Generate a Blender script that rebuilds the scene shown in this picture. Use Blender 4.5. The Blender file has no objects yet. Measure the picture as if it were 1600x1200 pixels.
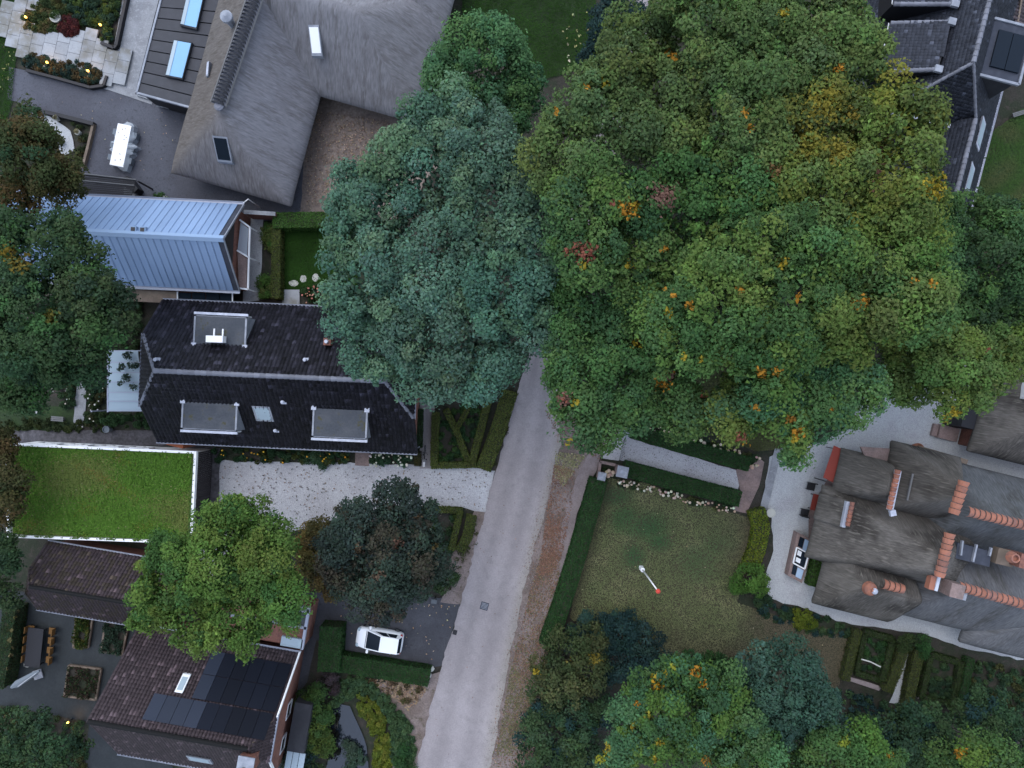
import bpy, math, random
import numpy as np
from mathutils import Vector, Matrix
from mathutils.geometry import tessellate_polygon

# ------------------------------------------------------------------ camera, sky, sun, exposure
SC = bpy.context.scene
COL = SC.collection
H = 55.0            # drone height over the street, metres
S = 0.05            # metres per photo pixel on the ground
cam = bpy.data.cameras.new('camera'); cam_o = bpy.data.objects.new('camera', cam); COL.objects.link(cam_o)
cam_o.location = (0, 0, H); cam_o.rotation_euler = (0, 0, 0)
cam.sensor_width = 36.0; cam.lens = 36.0 * H / (1600 * S); cam.clip_start = 0.5; cam.clip_end = 2000
SC.camera = cam_o

SUN_EL, SUN_AZ = math.radians(60), math.radians(-32)      # a soft bright part of the dusk sky, from the north-north-west
world = bpy.data.worlds.new('World'); SC.world = world; world.use_nodes = True
nt = world.node_tree; nt.nodes.clear()
sky = nt.nodes.new('ShaderNodeTexSky'); sky.sky_type = 'NISHITA'; sky.sun_disc = False
sky.sun_elevation = SUN_EL; sky.sun_rotation = SUN_AZ; sky.air_density = 1.0; sky.dust_density = 0.8; sky.ozone_density = 3.0
hs = nt.nodes.new('ShaderNodeHueSaturation'); hs.inputs['Saturation'].default_value = 0.6
bg = nt.nodes.new('ShaderNodeBackground'); bg.inputs['Strength'].default_value = 0.15
wo = nt.nodes.new('ShaderNodeOutputWorld')
nt.links.new(sky.outputs[0], hs.inputs['Color']); nt.links.new(hs.outputs[0], bg.inputs[0]); nt.links.new(bg.outputs[0], wo.inputs[0])
sun = bpy.data.lights.new('sun', 'SUN'); sun.energy = 0.5; sun.angle = math.radians(60); sun.color = (1.0, 0.98, 0.95)
sun_o = bpy.data.objects.new('sun', sun); COL.objects.link(sun_o)
sd = Vector((math.sin(SUN_AZ) * math.cos(SUN_EL), math.cos(SUN_AZ) * math.cos(SUN_EL), math.sin(SUN_EL)))
sun_o.rotation_euler = sd.to_track_quat('Z', 'Y').to_euler(); sun_o.location = sd * 80
SC.view_settings.view_transform = 'Standard'; SC.view_settings.look = 'None'
SC.view_settings.gamma = 1.0; SC.view_settings.use_curve_mapping = False
SC.view_settings.exposure = 1.55
SC.cycles.max_bounces = 5; SC.cycles.diffuse_bounces = 3; SC.cycles.glossy_bounces = 2
SC.cycles.transmission_bounces = 3; SC.cycles.transparent_max_bounces = 4
SC.cycles.caustics_reflective = False; SC.cycles.caustics_refractive = False
SC.cycles.use_adaptive_sampling = True; SC.cycles.adaptive_threshold = 0.02

RNG = np.random.default_rng(7)
random.seed(7)

# ------------------------------------------------------------------ placing
def P(px, py, z=0.0):
    k = (H - z) / H * S
    return Vector(((px - 800) * k, (600 - py) * k, z))

def inside(pts, poly):
    """points (N,2) in polygon"""
    poly = np.asarray(poly, float); x, y = pts[:, 0], pts[:, 1]
    r = np.zeros(len(pts), bool); n = len(poly); j = n - 1
    for i in range(n):
        xi, yi = poly[i]; xj, yj = poly[j]
        c = ((yi > y) != (yj > y)) & (x < (xj - xi) * (y - yi) / (yj - yi + 1e-12) + xi)
        r ^= c; j = i
    return r

# ------------------------------------------------------------------ materials
def ramp2(nt, fac, c1, c2, lo, hi):
    mr = nt.nodes.new('ShaderNodeMapRange'); mr.inputs['From Min'].default_value = lo; mr.inputs['From Max'].default_value = hi
    mr.interpolation_type = 'SMOOTHSTEP'
    nt.links.new(fac, mr.inputs['Value'])
    mx = nt.nodes.new('ShaderNodeMix'); mx.data_type = 'RGBA'
    nt.links.new(mr.outputs[0], mx.inputs['Factor'])
    for sock, c in ((mx.inputs[6], c1), (mx.inputs[7], c2)):
        if isinstance(c, tuple): sock.default_value = (*c, 1)
        else: nt.links.new(c, sock)
    return mx.outputs[2]

def noise(nt, vec, scale, detail=3, rough=.55, dist=0.0):
    n = nt.nodes.new('ShaderNodeTexNoise'); n.inputs['Scale'].default_value = scale
    n.inputs['Detail'].default_value = detail; n.inputs['Roughness'].default_value = rough; n.inputs['Distortion'].default_value = dist
    nt.links.new(vec, n.inputs['Vector']); return n.outputs['Fac']

MATS = {}
def mat(name, col, layers=(), rough=.85, metal=0.0, bump=None, tint=False, rnd=0.0, flow=False, spec=.3, emit=None, alpha=None, grain=None):
    """col base; layers: (scale, colour, lo, hi, detail) laid over it through noise; bump (scale, strength, dist); tint: vertex colour multiplies;
    rnd: brightness spread from piece to piece; grain: (scale, amount) fine brightness grain"""
    if name in MATS: return MATS[name]
    m = bpy.data.materials.new(name); m.use_nodes = True; nt = m.node_tree
    b = nt.nodes['Principled BSDF']; b.inputs['Roughness'].default_value = rough; b.inputs['Metallic'].default_value = metal
    b.inputs['Specular IOR Level'].default_value = spec
    if flow:
        a = nt.nodes.new('ShaderNodeAttribute'); a.attribute_name = 'flow'; vec = a.outputs['Vector']
    else:
        g = nt.nodes.new('ShaderNodeNewGeometry'); vec = g.outputs['Position']
    c = col
    for L in layers:
        sc, lc, lo, hi = L[:4]; lv = vec
        if len(L) > 5: lv = nt.nodes.new('ShaderNodeNewGeometry').outputs['Position']     # stains that ignore the lie of the straw
        c = ramp2(nt, noise(nt, lv, sc, L[4] if len(L) > 4 else 4, .6), c, lc, lo, hi)
    def mult(c, fac_socket=None, col_socket=None):
        mx = nt.nodes.new('ShaderNodeMix'); mx.data_type = 'RGBA'; mx.blend_type = 'MULTIPLY'; mx.inputs['Factor'].default_value = 1
        if isinstance(c, tuple): mx.inputs[6].default_value = (*c, 1)
        else: nt.links.new(c, mx.inputs[6])
        nt.links.new(fac_socket or col_socket, mx.inputs[7]); return mx.outputs[2]
    if grain:
        mr = nt.nodes.new('ShaderNodeMapRange'); mr.inputs['From Min'].default_value = .25; mr.inputs['From Max'].default_value = .75
        mr.inputs['To Min'].default_value = 1 - grain[1]; mr.inputs['To Max'].default_value = 1 + grain[1]
        nt.links.new(noise(nt, vec, grain[0], 2, .6), mr.inputs['Value']); c = mult(c, mr.outputs[0])
    if tint:
        a = nt.nodes.new('ShaderNodeAttribute'); a.attribute_name = 'tint'; c = mult(c, None, a.outputs['Color'])
    if rnd:
        o = nt.nodes.new('ShaderNodeObjectInfo')
        mr = nt.nodes.new('ShaderNodeMapRange'); mr.inputs['To Min'].default_value = 1 - rnd; mr.inputs['To Max'].default_value = 1 + rnd
        nt.links.new(o.outputs['Random'], mr.inputs['Value']); c = mult(c, mr.outputs[0])
    if isinstance(c, tuple): b.inputs['Base Color'].default_value = (*c, 1)
    else: nt.links.new(c, b.inputs['Base Color'])
    if bump:
        bp = nt.nodes.new('ShaderNodeBump'); bp.inputs['Strength'].default_value = bump[1]; bp.inputs['Distance'].default_value = bump[2]
        nt.links.new(noise(nt, vec, bump[0], 4, .65), bp.inputs['Height']); nt.links.new(bp.outputs[0], b.inputs['Normal'])
    if emit:
        b.inputs['Emission Color'].default_value = (*emit[0], 1); b.inputs['Emission Strength'].default_value = emit[1]
    if alpha is not None: b.inputs['Alpha'].default_value = alpha
    MATS[name] = m; return m

def leaf_material(name, trans=.38):
    m = bpy.data.materials.new(name); m.use_nodes = True; nt = m.node_tree
    b = nt.nodes['Principled BSDF']; b.inputs['Roughness'].default_value = .75; b.inputs['Specular IOR Level'].default_value = .12
    a = nt.nodes.new('ShaderNodeAttribute'); a.attribute_name = 'tint'
    nt.links.new(a.outputs['Color'], b.inputs['Base Color'])
    t = nt.nodes.new('ShaderNodeBsdfTranslucent'); nt.links.new(a.outputs['Color'], t.inputs['Color'])
    mx = nt.nodes.new('ShaderNodeMixShader'); mx.inputs[0].default_value = trans
    nt.links.new(b.outputs[0], mx.inputs[1]); nt.links.new(t.outputs[0], mx.inputs[2])
    nt.links.new(mx.outputs[0], nt.nodes['Material Output'].inputs['Surface'])
    return m
LEAF = leaf_material('leaf')

M = lambda n: MATS[n]
mat('soil', (.030, .027, .021), [(.35, (.018, .024, .012), .42, .6), (2.2, (.042, .034, .027), .5, .7)], bump=(3, .6, .08), grain=(9, .35))
mat('road_paving', (.232, .212, .212), [(.22, (.252, .232, .232), .4, .62), (1.7, (.208, .192, .192), .5, .75)], grain=(9, .12), tint=True, bump=(20, .25, .01), rough=.8)
mat('road_edge', (.215, .20, .20), [(1.3, (.25, .235, .235), .42, .6), (4, (.16, .14, .13), .58, .72)], grain=(12, .3), bump=(9, .4, .03))
mat('verge_dirt', (.175, .14, .128), [(.5, (.12, .092, .078), .42, .62), (2.5, (.085, .07, .05), .56, .7)], grain=(8, .3), bump=(6, .5, .04))
mat('foot_path', (.20, .165, .16), [(.8, (.16, .13, .125), .4, .65)], grain=(10, .2))
mat('white_gravel', (.37, .37, .38), [(.35, (.33, .325, .335), .45, .66), (7, (.20, .19, .20), .62, .72, 2)], grain=(16, .28), bump=(18, .7, .04))
mat('pale_gravel', (.355, .365, .37), [(.4, (.31, .31, .32), .5, .72), (6, (.25, .24, .25), .64, .74, 2)], grain=(16, .24), bump=(18, .6, .04))
mat('dark_asphalt', (.040, .041, .048), [(.4, (.055, .056, .064), .4, .65), (3, (.03, .03, .035), .55, .7)], grain=(12, .22), rough=.7)
mat('terrace_asphalt', (.054, .056, .069), [(.3, (.07, .074, .09), .4, .65), (4, (.045, .046, .055), .55, .7)], grain=(12, .2), rough=.75)
mat('lawn_worn', (.050, .050, .026), [(.16, (.060, .054, .03), .42, .6), (.33, (.04, .048, .022), .52, .66), (2.5, (.058, .058, .03), .5, .72)], grain=(11, .3), bump=(12, .6, .05))
mat('lawn_dark', (.017, .036, .009), [(.4, (.015, .027, .009), .42, .6), (2, (.022, .044, .010), .5, .7)], grain=(10, .35), bump=(12, .6, .05))
mat('lawn_fresh', (.03, .058, .016), [(.4, (.05, .06, .024), .45, .65)], grain=(10, .3), bump=(12, .6, .05))
mat('sedum', (.05, .10, .016), [(.35, (.085, .105, .03), .45, .63), (.8, (.05, .14, .016), .5, .68), (2.5, (.075, .10, .035), .5, .7)], grain=(10, .35), bump=(10, .8, .06))
mat('brick_paving', (.17, .135, .115), [(.45, (.23, .185, .155), .45, .65), (3.5, (.12, .095, .085), .5, .68)], grain=(7, .35), bump=(9, .6, .03))
mat('brick_path', (.21, .15, .135), [(1.2, (.16, .12, .11), .4, .65)], grain=(9, .22))
mat('dark_pavers', (.055, .052, .056), [(1.2, (.085, .08, .088), .45, .65)], grain=(5, .4), bump=(6, .6, .03))
mat('paving_vignetted', (.015, .019, .021), [(.5, (.021, .025, .027), .45, .65)], grain=(7, .25), rough=.6)  # dark paving, its colour lowered further to hold the lens vignette of this corner
mat('concrete', (.23, .238, .25), [(.8, (.18, .186, .198), .42, .62), (4, (.27, .278, .29), .52, .7)], grain=(9, .15))
mat('stone_slab', (.27, .285, .30), [(.3, (.175, .172, .155), .46, .6), (3, (.235, .245, .26), .5, .7)], rnd=.14, grain=(9, .08))
mat('pillar_stone', (.21, .22, .245), [(3, (.29, .30, .32), .5, .7)], grain=(10, .15))
mat('thatch_grey', (.158, .153, .160), [(.12, (.172, .169, .178), .42, .6, 3), (1.1, (.128, .123, .126), .45, .65, 4), (2.6, (.182, .18, .19), .48, .66)], bump=(2.8, .45, .06), flow=True, tint=True, grain=(3.8, .22), rough=.95, spec=.1)
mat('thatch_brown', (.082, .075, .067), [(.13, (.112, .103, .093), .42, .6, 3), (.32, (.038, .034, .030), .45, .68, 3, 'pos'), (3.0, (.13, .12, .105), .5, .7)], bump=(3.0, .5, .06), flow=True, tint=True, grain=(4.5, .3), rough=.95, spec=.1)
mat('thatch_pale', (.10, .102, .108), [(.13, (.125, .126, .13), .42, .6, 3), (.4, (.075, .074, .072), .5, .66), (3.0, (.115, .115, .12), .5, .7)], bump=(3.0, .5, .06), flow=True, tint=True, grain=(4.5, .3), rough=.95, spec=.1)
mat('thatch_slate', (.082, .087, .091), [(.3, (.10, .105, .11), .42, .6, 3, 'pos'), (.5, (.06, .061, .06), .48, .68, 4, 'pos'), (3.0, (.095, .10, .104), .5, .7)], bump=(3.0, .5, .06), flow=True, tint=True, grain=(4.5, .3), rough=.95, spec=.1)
mat('zinc', (.185, .265, .40), [(.3, (.205, .29, .43), .4, .65)], rough=.7, metal=.0, rnd=.05, spec=.1)
mat('zinc_cap', (.22, .305, .43), rough=.7, spec=.1)
mat('lead', (.20, .215, .245), [(1.5, (.27, .285, .32), .45, .65)], rough=.6)
mat('lead_dark', (.045, .05, .064), [(1.5, (.056, .062, .078), .45, .65)], rough=.8, spec=.06)
mat('lead_pale', (.36, .38, .44), [(2.5, (.45, .47, .54), .45, .65)], rough=.5)
mat('gutter_grey', (.30, .32, .38), rough=.45)
mat('white_paint', (.80, .80, .80), [(2, (.72, .72, .71), .5, .75)], rough=.45)
mat('white_pvc', (.72, .73, .74), rough=.4)
mat('white_plastic', (.78, .785, .79), rough=.3)
mat('tile_black', (.0115, .011, .0155), rough=.55, tint=True, spec=.22, grain=(3, .2))
mat('tile_slate', (.030, .033, .043), rough=.6, tint=True, spec=.12, grain=(3, .2))
mat('tile_brown', (.046, .033, .036), rough=.75, tint=True, grain=(4, .25))
mat('ridge_grey', (.13, .135, .16), rough=.6, rnd=.2)
mat('ridge_orange', (.29, .118, .075), [(1.2, (.19, .095, .075), .46, .66), (5, (.24, .11, .08), .5, .7)], rough=.8, rnd=.14)
mat('brick_wall', (.19, .085, .062), [(4, (.13, .06, .048), .45, .65)], grain=(9, .2))
mat('brick_orange', (.33, .10, .045), rough=.8)
mat('black_timber', (.014, .014, .017), rough=.6)
mat('board_brown', (.040, .034, .036), rnd=.2, rough=.8)
mat('black_bitumen', (.024, .025, .03), [(1, (.032, .033, .038), .45, .65)], rough=.8)
mat('dark_wall', (.035, .03, .029), rough=.8)
mat('roof_felt', (.062, .068, .078), [(.8, (.08, .085, .094), .4, .65), (1.6, (.068, .066, .042), .56, .68)], grain=(8, .12), rough=.95, spec=.05)
mat('deck_board', (.036, .037, .043), [(2, (.042, .043, .05), .45, .65)], rnd=.06, rough=.65)
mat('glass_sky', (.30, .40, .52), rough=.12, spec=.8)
mat('skylight_glass', (.20, .38, .56), rough=.3, spec=.15, rnd=.05)
mat('glass_dark', (.010, .015, .022), rough=.2, spec=.12)
mat('glass_pale', (.30, .37, .41), rough=.3, spec=.2, rnd=.06)
mat('solar_cell', (.005, .007, .013), rough=.6, spec=.12, rnd=.25)
mat('solar_light', (.017, .023, .038), rough=.5, spec=.2, rnd=.1)
mat('bark', (.075, .062, .048), [(3, (.11, .095, .075), .45, .65)], bump=(6, .8, .05))
mat('twig', (.03, .032, .018), [(2, (.02, .026, .012), .45, .65)])
mat('water', (.012, .016, .022), rough=.06, spec=.9)
mat('car_paint', (.80, .81, .82), rough=.22, spec=.6)
mat('rubber', (.015, .015, .016), rough=.8)
mat('steel', (.35, .36, .38), rough=.35, metal=.8)
mat('black_metal', (.018, .018, .02), rough=.4)
mat('red_lens', (.35, .015, .02), rough=.25)
mat('red_paint', (.55, .06, .04), rough=.45)
mat('rust_red', (.20, .032, .020), rough=.7)
mat('timber', (.13, .10, .075), [(2, (.17, .13, .10), .45, .65)], rough=.8)
mat('timber_grey', (.13, .13, .13), rough=.8)
mat('fabric_grey', (.13, .15, .17), rough=.9)
mat('cushion_orange', (.13, .065, .018), rough=.85)
mat('terracotta', (.24, .105, .065), rough=.85)
mat('pot_grey', (.10, .11, .12), rough=.7)
mat('pot_pale', (.42, .42, .38), rough=.7)
mat('flower', (1, 1, 1), tint=True, rough=.8)
mat('grass_blade', (1, 1, 1), tint=True, rough=.9, spec=.05)
mat('litter_leaf', (1, 1, 1), tint=True, rough=.8)
mat('lamp_glow', (.9, .5, .1), emit=((1.0, .50, .08), 2.2))
mat('clear_sheet', (.50, .56, .62), rough=.25, alpha=.42, spec=.7)
# ------------------------------------------------------------------ objects
def tag(o, label=None, cat=None, group=None, kind=None):
    if label: o['label'] = label
    if cat: o['category'] = cat
    if group: o['group'] = group
    if kind: o['kind'] = kind
    return o

def thing(name, label, cat, loc, group=None, rz=0.0):
    o = bpy.data.objects.new(name, None); o.empty_display_size = .3; COL.objects.link(o)
    o.location = loc; o.rotation_euler = (0, 0, rz)
    return tag(o, label, cat, group)

def root_of(o):
    while o.parent: o = o.parent
    return o

def link_mesh(name, me, parent=None, material=None, kind=None, label=None):
    o = bpy.data.objects.new(name, me); COL.objects.link(o)
    if material and not me.materials: me.materials.append(material)
    if parent: o.parent = parent
    if kind: o['kind'] = kind
    if label: o['label'] = label
    return o

class MB:
    """collects shapes in world coordinates; build() makes one mesh object, in the frame of the thing it belongs to"""
    def __init__(s): s.v = []; s.f = []; s.c = []
    def add(s, vs, fs, col=None):
        n = len(s.v); s.v += [tuple(p) for p in vs]; s.f += [tuple(n + i for i in f) for f in fs]
        s.c += [col or (1, 1, 1)] * len(vs); return s
    def hexa(s, b, t):           # bottom 4, top 4 (ccw from above)
        return s.add(list(b) + list(t), [(3, 2, 1, 0), (4, 5, 6, 7), (0, 1, 5, 4), (1, 2, 6, 5), (2, 3, 7, 6), (3, 0, 4, 7)])
    def box(s, c, sx, sy, sz, rz=0.0):   # c = centre of the base
        ca, sa = math.cos(rz), math.sin(rz); q = []
        for z in (0, sz):
            for x, y in ((-1, -1), (1, -1), (1, 1), (-1, 1)):
                x, y = x * sx / 2, y * sy / 2
                q.append((c[0] + x * ca - y * sa, c[1] + x * sa + y * ca, c[2] + z))
        return s.hexa(q[:4], q[4:])
    def prism(s, pts, z0, z1):   # pts xy ccw or cw
        pts = [(p[0], p[1]) for p in pts]
        ar = sum(pts[i][0] * pts[(i + 1) % len(pts)][1] - pts[(i + 1) % len(pts)][0] * pts[i][1] for i in range(len(pts)))
        if ar < 0: pts = pts[::-1]
        n = len(pts); vs = [(x, y, z0) for x, y in pts] + [(x, y, z1) for x, y in pts]
        fs = [tuple(range(n, 2 * n)), tuple(range(n - 1, -1, -1))] + [(i, (i + 1) % n, n + (i + 1) % n, n + i) for i in range(n)]
        return s.add(vs, fs)
    def slab(s, pts, th):        # planar 3d polygon given thickness downwards along its normal
        pts = [Vector(p) for p in pts]
        nrm = Vector((0, 0, 0))
        for i in range(1, len(pts) - 1): nrm += (pts[i] - pts[0]).cross(pts[i + 1] - pts[0])
        nrm.normalize()
        if nrm.z < 0: pts = pts[::-1]; nrm = -nrm
        n = len(pts); low = [p - nrm * th for p in pts]
        return s.add(pts + low, [tuple(range(n)), tuple(range(2 * n - 1, n - 1, -1))] + [((i + 1) % n, i, n + i, n + (i + 1) % n) for i in range(n)])
    def tube(s, path, r, seg=8, r2=None):
        path = [Vector(p) for p in path]; n = len(path); vs = []; fs = []
        for i, p in enumerate(path):
            d = (path[min(i + 1, n - 1)] - path[max(i - 1, 0)]).normalized()
            a = d.cross(Vector((0, 0, 1)) if abs(d.z) < .9 else Vector((1, 0, 0))).normalized(); b = d.cross(a)
            rr = r if r2 is None else r + (r2 - r) * i / max(n - 1, 1)
            if isinstance(r, (list, tuple)): rr = r[i]
            for k in range(seg):
                t = 2 * math.pi * k / seg; vs.append(p + a * (rr * math.cos(t)) + b * (rr * math.sin(t)))
        for i in range(n - 1):
            for k in range(seg):
                k2 = (k + 1) % seg; fs.append((i * seg + k, i * seg + k2, (i + 1) * seg + k2, (i + 1) * seg + k))
        fs.append(tuple(range(seg - 1, -1, -1))); fs.append(tuple((n - 1) * seg + k for k in range(seg)))
        return s.add(vs, fs)
    def lathe(s, c, prof, seg=14):   # prof (r, z)
        vs = []; fs = []
        for r, z in prof:
            for k in range(seg):
                t = 2 * math.pi * k / seg; vs.append((c[0] + r * math.cos(t), c[1] + r * math.sin(t), c[2] + z))
        for i in range(len(prof) - 1):
            for k in range(seg):
                k2 = (k + 1) % seg; fs.append((i * seg + k, i * seg + k2, (i + 1) * seg + k2, (i + 1) * seg + k))
        if prof[0][0] > .001: fs.append(tuple(range(seg - 1, -1, -1)))
        if prof[-1][0] > .001: fs.append(tuple((len(prof) - 1) * seg + k for k in range(seg)))
        return s.add(vs, fs)
    def ball(s, c, r, rz=None, seg=8, col=None):
        rz = rz or r; pr = [(0.001, -rz)] + [(r * math.sin(t), -rz * math.cos(t)) for t in (.6, 1.2, 1.8, 2.5)] + [(.001, rz)]
        n0 = len(s.v); s.lathe(c, pr, seg)
        if col: s.c[n0:] = [col] * (len(s.v) - n0)
        return s
    def torus(s, c, R, r, axis='z', seg=20, sub=6, rot=None):
        vs = []; fs = []
        for i in range(seg):
            a = 2 * math.pi * i / seg
            for k in range(sub):
                t = 2 * math.pi * k / sub; p = Vector(((R + r * math.cos(t)) * math.cos(a), (R + r * math.cos(t)) * math.sin(a), r * math.sin(t)))
                if rot: p = rot @ p
                vs.append(p + Vector(c))
        for i in range(seg):
            for k in range(sub):
                fs.append((i * sub + k, ((i + 1) % seg) * sub + k, ((i + 1) % seg) * sub + (k + 1) % sub, i * sub + (k + 1) % sub))
        return s.add(vs, fs)
    def mesh(s, name, off=(0, 0, 0), smooth=False, tint=False):
        me = bpy.data.meshes.new(name)
        me.from_pydata([(p[0] - off[0], p[1] - off[1], p[2] - off[2]) for p in s.v], [], s.f)
        if tint:
            a = me.color_attributes.new('tint', 'FLOAT_COLOR', 'POINT')
            a.data.foreach_set('color', np.column_stack([np.array(s.c, np.float32), np.ones(len(s.c), np.float32)]).ravel())
        if smooth: me.polygons.foreach_set('use_smooth', [True] * len(me.polygons))
        me.update(); return me
    def build(s, name, material, parent=None, kind=None, label=None, smooth=False, tint=False):
        off = root_of(parent).location if parent else (0, 0, 0)
        return link_mesh(name, s.mesh(name, off, smooth, tint), parent, MATS[material] if isinstance(material, str) else material, kind, label)

def solo(o, label, cat, group=None):
    """a thing that is one mesh: move its origin to its base"""
    me = o.data; n = len(me.vertices); co = np.empty(n * 3, np.float32); me.vertices.foreach_get('co', co); co = co.reshape(-1, 3)
    off = np.array([(co[:, 0].min() + co[:, 0].max()) / 2, (co[:, 1].min() + co[:, 1].max()) / 2, co[:, 2].min()], np.float32)
    me.vertices.foreach_set('co', (co - off).ravel()); o.location = [float(x) for x in off]; me.update()
    return tag(o, label, cat, group)

def np_mesh(name, v, quads, tint=None, flow=None, smooth=False):
    v = np.ascontiguousarray(v, np.float32); q = np.ascontiguousarray(quads, np.int32); k = q.shape[1]; n = len(q)
    me = bpy.data.meshes.new(name)
    me.vertices.add(len(v)); me.vertices.foreach_set('co', v.ravel())
    me.loops.add(n * k); me.loops.foreach_set('vertex_index', q.ravel())
    me.polygons.add(n); me.polygons.foreach_set('loop_start', np.arange(0, n * k, k, dtype=np.int32))
    if smooth: me.polygons.foreach_set('use_smooth', np.ones(n, bool))
    me.update(calc_edges=True)
    if tint is not None:
        a = me.color_attributes.new('tint', 'FLOAT_COLOR', 'POINT')
        a.data.foreach_set('color', np.column_stack([tint, np.ones(len(tint))]).astype(np.float32).ravel())
    if flow is not None:
        a = me.attributes.new('flow', 'FLOAT_VECTOR', 'POINT'); a.data.foreach_set('vector', np.ascontiguousarray(flow, np.float32).ravel())
    return me

# ------------------------------------------------------------------ ground sheets
def smooth_line(pts, closed=True, step=.6, jit=0.0, rng=None):
    pts = [Vector((p[0], p[1])) for p in pts]; out = []; n = len(pts)
    for i in range(n if closed else n - 1):
        a, b = pts[i], pts[(i + 1) % n]; m = max(1, int((b - a).length / step))
        for k in range(m):
            p = a.lerp(b, k / m)
            if jit: p = p + Vector((random.gauss(0, jit), random.gauss(0, jit)))
            out.append(p)
    return out

def sheet(name, px, z, material, jit=0.0, step=.6, kind='structure', parent=None):
    pts = [P(*p) for p in px]
    loop = smooth_line([(p.x, p.y) for p in pts], True, step, jit) if jit else [Vector((p.x, p.y)) for p in pts]
    co = [(p.x, p.y, z) for p in loop]
    tris = tessellate_polygon([[Vector(c) for c in co]])
    fs = []
    for t in tris:
        a, b, c = (Vector(co[i]) for i in t)
        fs.append(t if (b - a).cross(c - a).z > 0 else t[::-1])
    me = bpy.data.meshes.new(name); me.from_pydata(co, [], fs); me.update()
    if material == 'road_paving':
        at = me.color_attributes.new('tint', 'FLOAT_COLOR', 'POINT'); at.data.foreach_set('color', [1.0] * (4 * len(co)))
    return link_mesh(name, me, parent, MATS[material], kind)

def litter(name, px, n, size, cols, z=.05, clump=None, kind='stuff', parent=None):
    """loose fallen leaves lying on a patch of ground (one mesh of small leaves)"""
    poly = np.array([(P(*p).x, P(*p).y) for p in px]); lo, hi = poly.min(0), poly.max(0)
    pts = RNG.uniform(lo, hi, (n * 3, 2)); pts = pts[inside(pts, poly)]
    if clump:
        cc = RNG.uniform(lo, hi, (clump[0], 2)); d = np.min(np.linalg.norm(pts[:, None] - cc[None], axis=2), axis=1)
        pts = pts[RNG.random(len(pts)) < np.exp(-(d / clump[1]) ** 2) + clump[2]]
    pts = pts[:n]; m = len(pts)
    c = np.column_stack([pts, np.full(m, z)])
    nr = np.column_stack([RNG.normal(0, .25, (m, 2)), np.ones(m)])
    me = leaf_mesh(name, c, nr, RNG.uniform(.7, 1.3, m) * size, pick_cols(cols, m, .2))
    return link_mesh(name, me, parent, MATS['litter_leaf'], kind)

# ------------------------------------------------------------------ leaves and plants
def pick_cols(cols, n, jit=.15):
    cols = np.asarray(cols, float); c = cols[RNG.integers(0, len(cols), n)]
    return np.clip(c * (1 + RNG.normal(0, jit, (n, 1))) * (1 + RNG.normal(0, .06, (n, 3))), .004, .9)

def unit(a): return a / (np.linalg.norm(a, axis=-1, keepdims=True) + 1e-9)

def leaf_mesh(name, c, nr, size, col, aspect=.62):
    n = len(c); nr = unit(nr); t = RNG.normal(size=(n, 3)); t = unit(t - nr * np.sum(t * nr, 1, keepdims=True)); b = np.cross(nr, t)
    s = np.asarray(size).reshape(-1, 1) * .5
    v = np.empty((n, 4, 3)); bend = nr * s * .25
    v[:, 0] = c - t * s - bend; v[:, 1] = c + b * s * aspect + bend * .6 - t * s * .15; v[:, 2] = c + t * s - bend; v[:, 3] = c - b * s * aspect + bend * .6 - t * s * .15
    q = np.arange(n * 4).reshape(n, 4)
    return np_mesh(name, v.reshape(-1, 3), q, np.repeat(col, 4, 0))

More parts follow.
